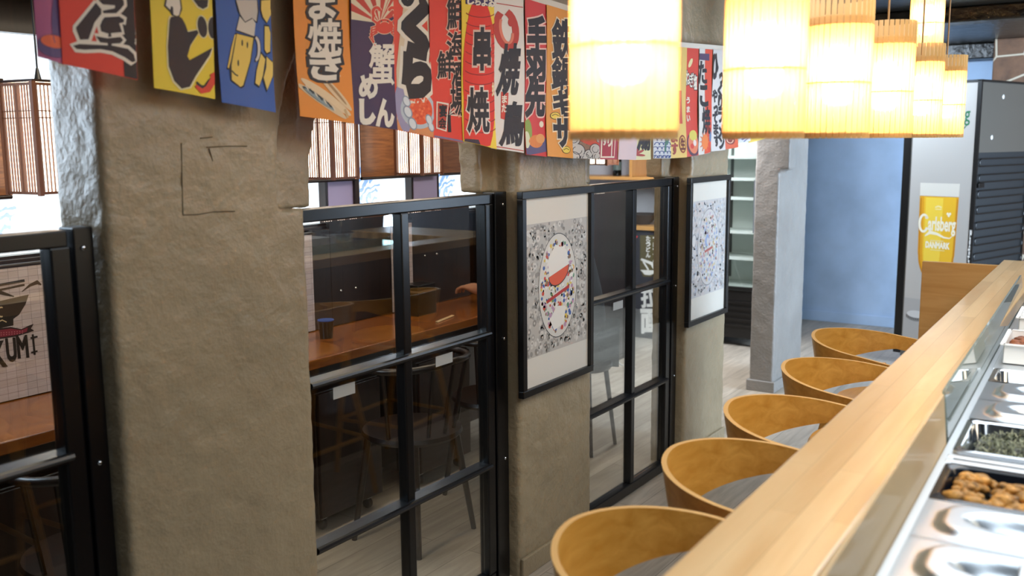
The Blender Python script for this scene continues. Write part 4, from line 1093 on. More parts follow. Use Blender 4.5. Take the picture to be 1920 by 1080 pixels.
# ------------------------------------------------------------------ refrigerated prep counter behind the ledge
A_P = math.atan(0.036)
PO = (-0.2390, 0.0)
ZP = 1.0
prep = thing('prep_counter', 'stainless steel prep counter with sunken pans behind the bar ledge', 'prep counter', (PO[0], PO[1], 0), None, A_P)
def pbox(name, *a, m=M_STEELD, bev=0.002, par=None): return build(name, MB().box(*a), m, par or prep, local=True, bevel=bev)
PY0, PY1 = 0.75, 4.02
f = MB(); f.box(0.0, 0.024, PY0, PY1, ZP - .05, ZP - .004); f.box(0.335, .62, PY0, PY1, ZP - .05, ZP - .004); f.box(.0, .62, PY1 - .04, PY1, ZP - .05, ZP - .004); f.box(0, .62, PY0, PY0 + .04, ZP - .05, ZP - .004)
build('worktop', f, M_STEEL, prep, local=True, bevel=0.002)
pbox('cabinet', 0.012, 0.61, PY0 + .01, PY1 - .01, 0.08, ZP - .19, m=M_STEELD)
wl_ = MB(); wl_.box(0.008, 0.014, PY0 + .01, PY1 - .01, ZP - .2, ZP - .05); wl_.box(.345, .35, PY0 + .01, PY1 - .01, ZP - .2, ZP - .05)
build('well_wall', wl_, M_STEELD, prep, local=True)
pbox('plinth', 0.05, 0.57, PY0 + .05, PY1 - .05, 0.0, 0.08, m=M_STEELBLK)
def crossbar(y): pbox('divider_bar', .012, .347, y - .010, y + .010, ZP - .012, ZP - .003, m=M_STEEL)

# leaning milky screen in two lengths between the ledge and the pans
M_MILK = glass_mat('smeared_reflection_glass', 'DDE4E0', 1.3, 0.84, 'CDB088', 0.1)  # beige reflection painted in as a milky diffuse layer
M_MILK2 = glass_mat('clear_screen_glass', 'D6E6E2', 1.4, 0.16, 'D5DDD8', 0.02)
def screen(y0, y1, m, label, t0, t1):
    p = MB(); R_ = Matrix.Translation((PO[0], PO[1], 0)) @ Matrix.Rotation(A_P, 4, 'Z')
    q = []
    for y, tx_ in ((y0, t0), (y1, t1)):
        q.append(((-.004, y, ZP - .03), (.002, y, ZP - .03), (tx_ + .006, y, ZL + .045), (tx_, y, ZL + .045)))
    vs = [R_ @ Vector(v) for v in q[0] + q[1]]
    p.add(vs, [(0, 1, 2, 3), (7, 6, 5, 4), (0, 4, 5, 1), (1, 5, 6, 2), (2, 6, 7, 3), (3, 7, 4, 0)])
    o = build('sneeze_screen', p, m, loc=tuple(R_ @ Vector((0, (y0 + y1) / 2, ZP))))
    return setp(o, label, 'glass screen')
screen(0.78, 2.02, M_MILK, 'smeared glass screen with painted beige reflection, leaning along the near bar ledge', -.016, -.016)
screen(2.05, 3.98, M_MILK2, 'clear greenish glass screen along the far bar ledge', -.018, -.018)

M_LID = mat('pressed_steel_lid', 'BCC4CA', 0.3, 1.0)
def rrect(x, y, hx, hy, r):
    """signed distance to rounded rectangle"""
    qx, qy = abs(x) - hx + r, abs(y) - hy + r
    return math.hypot(max(qx, 0), max(qy, 0)) + min(max(qx, qy), 0) - r
def sstep(a, b, x):
    t = min(1, max(0, (x - a) / (b - a))); return t * t * (3 - 2 * t)
def P2W(x, y, z): return tuple(Matrix.Translation((PO[0], PO[1], 0)) @ Matrix.Rotation(A_P, 4, 'Z') @ Vector((x, y, z)))
def make_lid(D, label, y0):
    Lx, x0 = 0.325, 0.018
    t = thing('pan_lid', label, 'pan lid', P2W(x0 + Lx / 2, y0 + D / 2, ZP), 'pressed steel pan lids', A_P)
    def h(x, y):
        d = rrect(x, y, Lx / 2, D / 2, .012)
        z = 0.004
        # sloping octagon step, then the dished scoop
        d2 = rrect(x, y, Lx / 2 - .030, D / 2 - .022, .045)
        z += 0.011 * sstep(0.004, -0.010, d2)
        rr = math.hypot(x / 0.098, y / (D / 2 - .044))
        z -= 0.026 * sstep(1.0, 0.55, rr)
        return z
    g = MB(); nx, ny = 64, 40
    g.grid(lambda u, v: ((u - .5) * Lx, (v - .5) * (D - .003), h((u - .5) * Lx, (v - .5) * D)), nx, ny)
    g.grid(lambda u, v: ((u - .5) * Lx, (v - .5) * (D - .003), h((u - .5) * Lx, (v - .5) * D) - .0012), nx, ny)
    build('lid_plate', g, M_LID, t, local=True, smooth=80)
    hb = MB(); hb.box(-.009, .009, -(D / 2 - .046), D / 2 - .046, .008, .0135)
    build('handle_bar', hb, M_LID, t, local=True, bevel=.003)
    return t
def make_pan(D, label, y0, m=M_CHROME, Lx=0.325, x0=0.018, depth=0.10, z0=ZP, rim=.014, name='steel_pan', cat='food pan', group='food pans sunk in the prep counter'):
    t = thing(name, label, cat, P2W(x0 + Lx / 2, y0 + D / 2, z0 - depth), group, A_P)
    def ring(hx, hy, r, z, n=9):
        q = []
        for cx, cy, a in ((1, 1, 0), (-1, 1, 90), (-1, -1, 180), (1, -1, 270)):
            for i in range(n):
                th = math.radians(a + 90 * i / (n - 1)); q.append((cx * (hx - r) + r * math.cos(th), cy * (hy - r) + r * math.sin(th), z))
        return q
    hx, hy = Lx / 2, D / 2 - .0015
    rings = [ring(hx, hy, .012, depth - .003), ring(hx, hy, .012, depth + .003), ring(hx - rim + .003, hy - rim + .003, .03, depth + .004), ring(hx - rim, hy - rim, .03, depth), ring(hx - rim - .008, hy - rim - .008, .03, .012), ring(hx - rim - .016, hy - rim - .016, .025, .003),
             ]
    outer = [ring(hx - rim - .015, hy - rim - .015, .025, .0), ring(hx - rim - .006, hy - rim - .006, .031, .012), ring(hx - rim + .001, hy - rim + .001, .031, depth - .003)]
    b = MB(); n = len(rings[0])
    allr = outer[:1] + outer[1:] + rings
    vs = [p for r in allr for p in r]; fs = []
    for i in range(len(allr) - 1):
        for k in range(n): fs.append((i * n + k, i * n + (k + 1) % n, (i + 1) * n + (k + 1) % n, (i + 1) * n + k))
    fs.append(list(range(n))[::-1]); fs.append([(len(allr) - 1) * n + k for k in range(n)])
    b.add(vs, fs); build('pan_body', b, m, t, local=True, smooth=50)
    return t
YB = [1.300, 1.484, 1.662, 1.876, 1.955, 2.205, 2.385, 2.575, 2.745]
make_lid(YB[1] - 1.305, 'pressed steel pan lid at the frame bottom, nearest of all', 1.305)
make_lid(YB[2] - YB[1], 'pressed steel pan lid next to the pan of orange chunks', YB[1])
crossbar(YB[3] + .035); crossbar(YB[4] - .012)
bp_ = make_pan(YB[3] - YB[2], 'dark pan holding orange brown chunks', YB[2], mat('black_polycarbonate', '10131A', 0.18), rim=.016)
gp_ = make_pan(YB[5] - YB[4], 'steel pan holding grey green shredded leaves', YB[4])
make_lid(YB[6] - YB[5], 'pressed steel pan lid just beyond the green shreds', YB[5])
make_lid(YB[7] - YB[6], 'pressed steel pan lid farther one, before the pan of pink slices', YB[6])
pp_ = make_pan(YB[8] - YB[7], 'steel pan with pale pink filling, beyond the lids', YB[7])
for y in YB[1:3] + YB[6:8]: pass
def rock(mb, c, r, seed, seg=12, rings=8, m=0, amp=.45):
    o = len(mb.v); mb.ellipsoid(c, r, seg, rings, m)
    for i in range(o, len(mb.v)):
        p = Vector(mb.v[i]) - Vector(c); k = 1 + amp * noise.noise((p.x * 60 + seed, p.y * 60, p.z * 60 + seed * 2)); mb.v[i] = tuple(Vector(c) + p * k)
def food(name, label, cat, D, y0, fn, mats, zt, depth=.10, kind='stuff'):
    loc = P2W(0.018 + .1625, y0 + D / 2, ZP - zt)
    mb = MB(); fn(mb)
    o = build(name, mb, mats, local=True, smooth=70)
    o.location = loc; o.rotation_euler = (0, 0, A_P); WM[o.name] = Matrix.Translation(loc) @ Matrix.Rotation(A_P, 4, 'Z')
    return setp(o, label, cat, kind=kind)
rnd = random.Random(11)
M_KIM = mat('orange_brown_marinade', 'B4803A', 0.4, bump=(110, .9, .004), var=(55, .75), spec=.4)
M_DARKSEA = mat('black_green_seaweed', '070C0B', 0.3, bump=(60, .6, .005), spec=.25)
Dk = YB[3] - YB[2]
def chunks(mb):
    mb.box(-.135, .135, -Dk / 2 + .03, Dk / 2 - .03, -.058, -.034, 1)
    for i in range(260):      # crumpled dark leaves between the chunks
        x, y = rnd.uniform(-.13, .13), rnd.uniform(-Dk / 2 + .035, Dk / 2 - .035); a = rnd.uniform(0, 6.28); L_ = rnd.uniform(.008, .018)
        c = Vector((x, y, -.033)); d = Vector((math.cos(a) * L_, math.sin(a) * L_, rnd.uniform(.0, .008))); nn = Vector((-math.sin(a), math.cos(a), rnd.uniform(-.5, .5))) * rnd.uniform(.004, .008)
        mid = c + d * .5 + Vector((0, 0, rnd.uniform(.002, .008))); mb.add([c - nn, c + nn, mid + nn, mid - nn, c + d], [(0, 1, 2, 3), (3, 2, 4)], 1)
    for i in range(420):
        x, y = rnd.uniform(-.13, .13), rnd.uniform(-Dk / 2 + .035, Dk / 2 - .035)
        k = noise.noise((x * 24 + 3.3, y * 24 + .4, 0))
        if k < -.16: continue
        r = rnd.uniform(.005, .013)
        rock(mb, (x, y, -.030 + rnd.uniform(0, .016) + max(0, k) * .02), (r * rnd.uniform(.8, 1.5), r, r * .8), i, m=0, amp=.9)
food('marinated_chunks', 'orange brown marinated chunks with black seaweed in the dark pan', 'food', Dk, YB[2], chunks, [M_KIM, M_DARKSEA], -0.012)
Dg = YB[5] - YB[4]
M_G1 = mat('grey_green_leaf', '62664A', 0.6, var=(60, .4)); M_G2 = mat('dark_leaf', '35382C', 0.6); M_G3 = mat('pale_leaf', '8E9070', 0.55)
def shreds(mb):
    mb.box(-.135, .135, -Dg / 2 + .03, Dg / 2 - .03, -.07, -.045, 1)
    for i in range(2400):
        x, y = rnd.uniform(-.13, .13), rnd.uniform(-Dg / 2 + .034, Dg / 2 - .034)
        z = -.044 + .028 * max(0, 1 - (x / .14) ** 2) * (0.7 + .6 * noise.noise((x * 14, y * 14, 2))) + rnd.uniform(0, .006)
        a = rnd.uniform(0, 6.28); L_ = rnd.uniform(.005, .014); d = Vector((math.cos(a) * L_, math.sin(a) * L_, rnd.uniform(-.004, .010)))
        c = Vector((x, y, z)); nn = Vector((-math.sin(a), math.cos(a), rnd.uniform(-.4, .4))) * rnd.uniform(.0008, .002)
        mid = c + d * .5 + Vector((0, 0, rnd.uniform(0, .005)))
        mb.add([c - nn, c + nn, mid + nn, mid - nn, c + d], [(0, 1, 2, 3), (3, 2, 4)], rnd.choice((0, 0, 1, 2)))
food('shredded_leaves', 'grey green shredded leaves heaped in a steel pan', 'food', Dg, YB[4], shreds, [M_G1, M_G2, M_G3], -0.016)
Dp = YB[8] - YB[7]
def slices(mb):
    mb.grid(lambda u, v: (-.135 + .27 * u, (-Dp / 2 + .03) + (Dp - .06) * v, -.035 + .006 * noise.noise((u * 9, v * 5, 1))), 40, 20, 0)
    mb.box(-.135, .135, -Dp / 2 + .03, Dp / 2 - .03, -.07, -.045, 0)
food('pink_filling', 'pale pink filling levelled in a far steel pan', 'food', Dp, YB[7], slices, [mat('pale_pink_meat', 'B08A7C', 0.3, var=(20, .2))], 0.0)

# white plastic boxes standing on the far deck
def white_box(x, y, lx_, ly, h, label, rz=0.0, z=ZP):
    loc = P2W(x, y, z); t = thing('plastic_box', label, 'box', loc, 'white plastic boxes on the prep counter', A_P + rz)
    b = MB(); w_ = .004
    b.box(-lx_ / 2 + .01, lx_ / 2 - .01, -ly / 2 + .01, ly / 2 - .01, 0, .004)
    for a in ((-lx_ / 2, -lx_ / 2 + w_, -ly / 2, ly / 2), (lx_ / 2 - w_, lx_ / 2, -ly / 2, ly / 2), (-lx_ / 2, lx_ / 2, -ly / 2, -ly / 2 + w_), (-lx_ / 2, lx_ / 2, ly / 2 - w_, ly / 2)): b.box(*a, 0.002, h)
    build('box_body', b, M_WHITE, t, local=True, bevel=.0015)
    rimm = MB()
    for a in ((-lx_ / 2 - .008, -lx_ / 2 + w_, -ly / 2 - .008, ly / 2 + .008), (lx_ / 2 - w_, lx_ / 2 + .008, -ly / 2 - .008, ly / 2 + .008), (-lx_ / 2, lx_ / 2, -ly / 2 - .008, -ly / 2 + w_), (-lx_ / 2, lx_ / 2, ly / 2 - w_, ly / 2 + .008)): rimm.box(*a, h - .003, h)
    build('rim', rimm, M_WHITE, t, local=True)
    return t
pbox('pan_cover', .012, .345, 2.755, 3.98, ZP - .006, ZP - .001, m=M_STEEL)
white_box(.135, 2.93, .21, .22, .055, 'open white plastic box with brown crumbs, nearest of the white boxes')
def crumbs(mb):
    for i in range(170):
        r = rnd.uniform(.005, .010); rock(mb, (rnd.uniform(-.085, .085), rnd.uniform(-.09, .09), .030 + rnd.uniform(0, .012)), (r * 1.6, r, r * .7), i, 8, 6)
    mb.box(-.1, .1, -.1, .1, .006, .030, 0)
cb = MB(); crumbs(cb); cr = build('brown_crumbs', cb, mat('brown_crumbs', '7A4526', 0.6, var=(60, .4)), local=True, smooth=60)
cr.location = P2W(.135, 2.93, ZP); cr.rotation_euler = (0, 0, A_P); setp(cr, 'brown crumbs filling the open white plastic box', 'food', kind='stuff')
white_box(.150, 3.19, .21, .20, .085, 'tall white plastic box behind the crumb box')
white_box(.165, 3.46, .20, .22, .120, 'tallest white plastic box, farthest along the prep counter')
pitcher = thing('steel_pot', 'steel pot with a ladle at the far end of the prep counter', 'pot', P2W(.20, 3.76, ZP), 'pots at the far end of the prep counter')
build('pot_body', MB().lathe([(.0, .0), (.085, .0), (.09, .01), (.09, .12), (.094, .123), (.087, .123), (.086, .012), (0, .008)], seg=32), M_CHROME, pitcher, local=True, smooth=40)
ldl = thing('ladle', 'steel ladle standing in the pot', 'ladle', P2W(.20, 3.76, ZP + .012))
build('bowl', MB().lathe([(0, .002), (.03, .012), (.036, .03), (.034, .03), (.028, .014), (0, .005)], c=(.03, 0, 0), seg=16), M_CHROME, ldl, local=True, smooth=50)
build('handle', MB().tube([(.005, 0, .03), (-.03, -.005, .15), (-.075, -.012, .30), (-.09, -.012, .31), (-.092, -.012, .295)], .005, 8), M_CHROME, ldl, local=True, smooth=50)
pot2 = copy_thing(pitcher, P2W(.44, 3.70, ZP - .004), .3, 'steel pot without ladle at the far end of the prep counter')

# ------------------------------------------------------------------ beer cooler seen from its side and back
PH = math.radians(17.0)
FC = (-1.005, 7.0)             # nearest bottom corner
FL, FWd, FH = 0.46, 0.78, 1.975
# local frame: origin at the corner, -x along the printed side, +y along the back with the coils
fz = thing('beer_cooler', 'tall beer cooler with a golden glass printed on its white side', 'cooler', (FC[0], FC[1], 0), None, -PH)
def fbox(name, *a, m, bev=.003): return build(name, MB().box(*a), m, fz, local=True, bevel=bev)
M_COOLW = mat('cooler_print_white', 'B4AFA9', 0.45)
fbox('body', -FL, -0.012, 0.0, FWd, 0.06, FH - .012, m=mat('cooler_grey_shell', '5B5853', 0.5))
fbox('side_print', -FL + .012, -.022, -.003, 0.0, 0.10, FH - .02, m=M_COOLW, bev=None)
tb = MB(); tb.box(-.022, .004, -.004, .014, 0.04, FH); tb.box(-.022, .004, FWd - .014, FWd, .04, FH); tb.box(-FL - .01, .004, -.004, FWd, FH - .012, FH)
build('edge_trim', tb, M_FRAMEBLK, fz, local=True)
fbox('door', -FL - .055, -FL - .002, -.002, FWd, 0.08, FH - .01, m=M_FRAMEBLK)
ft = MB()
for x in (-FL + .05, -.06):
    for y in (.05, FWd - .05): ft.box(x - .02, x + .02, y - .02, y + .02, 0, .06)
build('foot', ft, M_FRAMEBLK, fz, local=True)
fbox('back_panel', -.012, -.004, .016, FWd - .016, 1.50, FH - .016, m=mat('cooler_back_steel', '6B665E', 0.38, 0.6))
fbox('coil_backing', -.012, -.006, .016, FWd - .016, 0.25, 1.50, m=mat('coil_wire_mesh', '2C2E30', 0.5, 0.4, bump=(160, .6, .003)), bev=None)
co = MB(); path = []
zc = 1.46; dz = 0.105
for i in range(11):
    z = zc - i * dz
    a, b = (.05, FWd - .06)
    path += [(.008, b, z), (.008, a, z)]
    path += [(.008, a - .024 * math.sin(t), z - .0245 + .0245 * math.cos(t)) for t in [PI * k / 8 for k in range(1, 8)]]
    path += [(.008, a, z - .049), (.008, b, z - .049)]
    path += [(.008, b + .024 * math.sin(t), z - .049 - .028 + .028 * math.cos(t)) for t in [PI * k / 8 for k in range(1, 8)]]
co.tube(path, .0042, 6); build('condenser_coil', co, M_FRAMEBLK, fz, local=True, smooth=60)
fbox('coil_clip', -.004, .016, .02, .10, 1.27, 1.30, m=M_FRAMEBLK)
sc = MB()
for y, z in ((.33, 1.87), (.20, 1.60)): sc.ellipsoid((-.003, y, z), (.003, .016, .016), 12, 6)
build('screw_cap', sc, mat('cap_grey', 'B5B2AC', 0.5), fz, local=True, smooth=60)
# print on the side: u runs 0 (door edge) .. FL (near corner), z up
pr = Art()
def uz(u, z): return (u, z)
zb, zt_ = 0.60, 1.295
def gl_prof(z):     # half width of the glass at height z
    k = (z - zb) / (zt_ - zb)
    return .126 + .012 * k if k > .28 else .126 * (0.42 + .58 * math.sin(min(1, k / .28) * PI / 2))
uc = 0.222
zs_ = [zb + (zt_ - zb) * i / 40 for i in range(41)]
zbeer = 1.205
def outline(z0, z1, s_=1.0, off=0.0): 
    q = [z for z in zs_ if z0 <= z <= z1] + [z1]
    return [(uc - gl_prof(z) * s_ + off, z) for z in q] + [(uc + gl_prof(z) * s_ + off, z) for z in reversed(q)]
pr.poly(outline(zbeer, zt_), 'D8D2C6', 1)
pr.poly(outline(zb, zbeer), 'D99A1E', 1)
pr.poly(outline(zb + .012, zbeer - .004, .82, .008), 'E8B52A', 1.4)
pr.poly(outline(zb + .03, zbeer - .01, .45, -.03), 'EFCB44', 1.8)
pr.line([(uc - gl_prof(z) * .93, z) for z in zs_ if z < zbeer], .010, 'C07C14', 2); pr.line([(uc + gl_prof(z) * .95, z) for z in zs_ if z < zbeer], .007, 'C07C14', 2)
pr.text('arlsberg', uc + .030, 1.004, .190, .120, 'EFE6CE', None, .03, l=3, flip=1)
pr.arc(uc - .098, 1.018, .030, .058, 40, 330, .017, 'EFE6CE', 4); pr.ell(uc - .078, 1.058, .012, .010, 'EFE6CE', 4)
pr.line([(uc - .085, .930), (uc - .05, .958), (uc, .950), (uc + .05, .928), (uc + .09, .925), (uc + .112, .945)], [.006, .026, .018, .012, .008, .004], 'EFE6CE', 4)
for dx, dz_ in ((-.008, .008), (.008, .008), (0, -.004)): pr.ell(uc + .075 + dx, 1.082 + dz_, .008, .009, 'EFE6CE', 4)
for i in range(5): pr.ell(uc - .018 + i * .009, 1.132 + .006 * math.cos((i - 2) * .8), .005, .007, 'F0DC9A', 4)
pr.line([(uc - .022, 1.118), (uc + .022, 1.118)], .006, 'F0DC9A', 4)
pr.line([(uc - .045, .902), (uc + .05, .902)], .006, 'EBD89A', 4); pr.text('DANMARK', uc + .008, .872, .165, .040, 'F2EAD2', None, .05, l=4, flip=1); pr.line([(uc - .04, .838), (uc + .06, .838)], .005, 'EBD89A', 4)
pr.poly([(.012, .10), (FL - .022, .10), (FL - .022, .485), (.012, .485)], 'A6A3A0', .4)
pr.ell(.105, .36, .075, .036, '7E7C7A', 1); pr.ell(.105, .375, .068, .026, 'C6C4C2', 1.4)
for i in range(11): pr.line([(.036 + i * .0135, .345 - .012 * math.sin(PI * i / 10)), (.038 + i * .0135, .365 - .018 * math.sin(PI * i / 10))], .005, '4A4846', 2)
# green word mark high up
pr.text('arlsberg', .262, 1.742, .275, .125, '1E6A44', None, .01, l=2, flip=1)
pr.arc(.105, 1.765, .030, .060, 40, 330, .015, '1E6A44', 2)
pr.line([(.12, 1.655), (.17, 1.690), (.25, 1.672), (.32, 1.655), (.365, 1.662), (.395, 1.70)], [.004, .022, .014, .009, .007, .004], '1E6A44', 2)
for dx, dz_ in ((-.010, .010), (.010, .010), (0, -.006)): pr.ell(.335 + dx, 1.822 + dz_, .010, .011, '1E6A44', 2)
Rf = wmat(fz)
for pc in pr.pieces(0.02):
    hz = max(p[1] for p in pc.v)
    pc.build('printed_word_mark' if hz > 1.5 else ('printed_bottle_cap' if hz < .55 else 'printed_beer_glass'), fz, lambda a, c, l: Rf @ Vector((-FL + a, -.0034 - .0002 * l, c)), rough=.4)
ve = Art(); ve.text('Carlsberg', 0.005, 1.0, .020, .30, 'E6E4E0', None, .04, l=1, flip=1)
# standing lettering on the black edge
ve2 = Art(); ve2.text('Carlsberg', 0.0, 0.0, .30, .020, 'E6E4E0', None, .04, l=1, flip=1)
ve2.v = [(-b, a, l) for a, b, l in ve2.v]
ve2.build('edge_lettering', fz, lambda a, c, l: Rf @ Vector((-.009 + a * .9, -.0045 - .0002 * l, .84 + c)), rough=.4)

# ------------------------------------------------------------------ glass door display cooler in the hall
CX0, CX1, CY0, CY1, CH = -3.10, -2.47, 7.05, 7.60, 1.96
dc = thing('display_cooler', 'black glass door display cooler with empty white shelves', 'cooler', ((CX0 + CX1) / 2, (CY0 + CY1) / 2, 0))
def cb_(name, *a, m, bev=.003): return build(name, MB().box(*a), m, dc, bevel=bev)
M_LINER = mat('cooler_liner', 'DDE4E0', 0.5)
sh = MB(); sh.box(CX0, CX0 + .03, CY0 + .05, CY1, .45, CH); sh.box(CX1 - .03, CX1, CY0 + .05, CY1, .45, CH); sh.box(CX0, CX1, CY1 - .03, CY1, .45, CH); sh.box(CX0, CX1, CY0 + .05, CY1, CH - .22, CH)
build('cabinet', sh, M_FRAMEBLK, dc)
ln = MB(); ln.box(CX0 + .03, CX0 + .034, CY0 + .06, CY1 - .03, .45, CH - .22); ln.box(CX1 - .034, CX1 - .03, CY0 + .06, CY1 - .03, .45, CH - .22); ln.box(CX0 + .03, CX1 - .03, CY1 - .034, CY1 - .03, .45, CH - .22)
ln.box(CX0 + .03, CX1 - .03, CY0 + .06, CY1 - .03, .445, .452)
build('liner', ln, M_LINER, dc)
gb = MB(); gb.box(CX0, CX1, CY0 + .02, CY1, 0.07, .445)
for i in range(5): gb.box(CX0 + .05, CX1 - .05, CY0 + .008, CY0 + .022, .16 + i * .045, .182 + i * .045)
build('base_grille', gb, M_FRAMEBLK, dc)
ftb = MB()
for x in (CX0 + .05, CX1 - .05): 
    for y in (CY0 + .08, CY1 - .06): ftb.box(x - .02, x + .02, y - .02, y + .02, 0, .07)
build('foot', ftb, M_FRAMEBLK, dc)
for z in (0.68, 0.885, 1.145, 1.293, 1.46):
    s_ = MB(); s_.box(CX0 + .036, CX1 - .036, CY0 + .10, CY1 - .05, z - .004, z); s_.box(CX0 + .036, CX1 - .036, CY0 + .09, CY0 + .10, z - .006, z + .018)
    build('shelf', s_, mat('shelf_white_wire', 'E4EAE6', 0.4), dc)
st_ = MB()
for x in (CX0 + .20, CX1 - .20): st_.box(x - .012, x + .012, CY1 - .04, CY1 - .034, .48, CH - .24)
build('shelf_track', st_, mat('track_grey', '4A4E4C', 0.4), dc)
build('light_tube', MB().tube([(CX0 + .06, CY0 + .09, CH - .235), (CX1 - .06, CY0 + .09, CH - .235)], .012, 10), mat('cooler_light', 'FFFFFF', 0.5, emit=('EAF6F2', 40.0)), dc, smooth=60)
df_ = MB(); y0_, y1_ = CY0, CY0 + .03
for a in ((CX0, CX0 + .022, .45, CH - .2), (CX1 - .022, CX1, .45, CH - .2), (CX0, CX1, .45, .475), (CX0, CX1, CH - .225, CH - .2)): df_.box(a[0], a[1], y0_, y1_, a[2], a[3])
dr = build('door', df_, M_FRAMEBLK, dc)
build('pane', MB().box(CX0 + .02, CX1 - .02, CY0 + .012, CY0 + .018, .47, CH - .22), M_GLASS, dr)
hd = MB().tube([(CX1 - .04, CY0 - .03, .9), (CX1 - .04, CY0 - .03, 1.3)], .009, 8); hd.box(CX1 - .046, CX1 - .034, CY0 - .03, CY0 + .002, .92, .94); hd.box(CX1 - .046, CX1 - .034, CY0 - .03, CY0 + .002, 1.26, 1.28)
build('handle', hd, M_STEELD, dr)

# ------------------------------------------------------------------ reception stand with the noodle sign, shelf above
rs = thing('service_stand', 'dark service stand with pale wood top at the end of the hall', 'counter', (-3.46, 7.2, 0))
build('body', MB().box(-3.72, -3.20, 7.0, 7.42, 0, .885), mat('charcoal_panel', '2B2B2E', 0.5), rs, bevel=.003)
build('top', MB().box(-3.75, -3.17, 6.96, 7.45, .886, .918), M_LEDGEX, rs, bevel=.004)
sg = thing('noodle_sign', 'black noodle sign with white characters on the front of the service stand', 'sign', (-3.40, 6.992, .44))
build('board', MB().box(-3.56, -3.22, 6.985, 6.997, .03, .875), mat('sign_black', '343238', 0.45), sg)
sa = Art(lambda x, y: tuple(aty(x, y, 6.985)[[0, 2]]))
sa.poly([(1200, 441), (1237, 441), (1236, 480), (1232, 506), (1222, 519), (1206, 519), (1200, 505)], '5C5230', .5)
for i, ch in enumerate('つばって作つ'): sa.text(ch, 1228, 448 + i * 10.6, 7, 8.5, 'EDEAE2', None, .05)
for i, ch in enumerate('たうどん'): sa.text(ch, 1215.5, 447 + i * 10.4, 7.5, 8.5, 'EDEAE2', None, .05)
sa.line([(1202, 486), (1222, 494), (1226, 504)], [4, 6, 3], 'EDEAE2', 1); sa.line([(1206, 490), (1216, 506)], 3, 'EDEAE2', 1); sa.poly([(1201, 506), (1229, 507), (1226, 513), (1219, 516), (1209, 515)], 'EDEAE2', 1.3)
sa.text('拉', 1219, 556, 32, 40, 'EDEAE2', None, .045); sa.text('面', 1219, 602, 33, 42, 'EDEAE2', None, .05)
sa.ell(1190, 444, 6, 2.5, 'C83A3A', 1)
sa.build('lettering', sg, lambda a, c, l: (a, 6.9845 - .0003 * l, c))
bw = thing('angular_bowl', 'dark angular bowl on the pale top of the service stand', 'bowl', (-3.50, 7.14, .918))
build('bowl', MB().lathe([(0, 0), (.06, 0), (.155, .085), (.150, .087), (.055, .008), (0, .008)], c=(-3.50, 7.14, .918), seg=24), mat('dark_clay', '3A322C', 0.6), bw, smooth=30)
bbx = build('menu_board', MB().box(-3.48, -3.30, 7.600, 7.618, .99, 1.20), mat('taupe_board', '77705F', 0.6), loc=(-3.39, 7.61, .99), bevel=.003)
setp(bbx, 'blank taupe board on the wall behind the angular bowl', 'board')
ws = thing('wall_shelf', 'pale wood wall shelf with upright divider, above the service stand', 'shelf', (-3.8, 7.45, 1.27))
build('plank', MB().box(-4.35, -3.24, 7.26, 7.618, 1.272, 1.300), M_LEDGEX, ws, bevel=.003)
build('divider', MB().box(-3.69, -3.665, 7.27, 7.618, 1.30, 1.62), wood('pale_beech_upright', 'C98F4A', 'DDAA68', 'Z', .8, .4), ws, bevel=.003)
build('plank', MB().box(-4.35, -3.24, 7.26, 7.618, 1.62, 1.648), M_LEDGEX, ws, bevel=.003)
bt = thing('bottle', 'dark bottle standing on the wall shelf, left of its divider', 'bottle', (-3.87, 7.40, 1.30))
build('glass_body', MB().lathe([(0, 0), (.036, 0), (.038, .01), (.038, .15), (.030, .18), (.014, .21), (.013, .27), (0, .27)], c=(-3.87, 7.40, 1.30), seg=20), mat('dark_bottle_glass', '0E1210', 0.1), bt, smooth=40)
build('label_band', MB().lathe([(.0386, .05), (.0386, .12)], c=(-3.87, 7.40, 1.30), seg=20), mat('bottle_label', '5A6A66', 0.5), bt, smooth=40)

# ------------------------------------------------------------------ narrow window bar: table, boards, mats, lanterns
tbq = thing('window_table', 'long amber wood table under the windows beyond the glass', 'table', (-2.94, 2.6, 0))
build('tabletop', MB().box(-3.165, -2.72, 0.2, 4.70, .712, .752), M_TABLE, tbq, bevel=.004)
ap = MB(); ap.box(-2.80, -2.78, .22, 4.65, .63, .711); build('apron', ap, M_DARKCH, tbq)
for y in (.5, 2.55, 4.35): build('leg', MB().box(-2.86, -2.80, y - .03, y + .03, 0, .63), M_DARKCH, tbq)
def board(y0, y1, z1, label):
    bb = MB().box(-3.17, -3.150, y0, y1, .755, z1)
    if y0 == 3.19: bb.box(-3.17, -3.150, 3.075, y0, .755, 1.21)
    o = build('divider_board', bb, M_DARKWOOD, loc=(-3.16, (y0 + y1) / 2, .755), bevel=.002)
    setp(o, label, 'board', 'dark boards standing behind the window table')
    pg = MB()
    for dy in (-.05, .05): pg.ellipsoid((-3.147, (y0 + y1) / 2 - .1 + dy, .755 + .16 + (.10 if y0 > 3.7 else 0)), (.006, .006, .006), 10, 6)
    build('peg', pg, M_CHROME, o, smooth=60)
board(1.90, 2.42, 1.222, 'dark board right of the logo mat, at the edge of the broad pier')
board(3.19, 3.605, 1.272, 'dark board with two bright pegs, left of the mullion in the middle partition')
board(3.775, 4.275, 1.255, 'dark board with two bright pegs, right of the mullion in the middle partition')
board(4.36, 4.68, 1.255, 'dark board at the far end of the window table, behind the person')
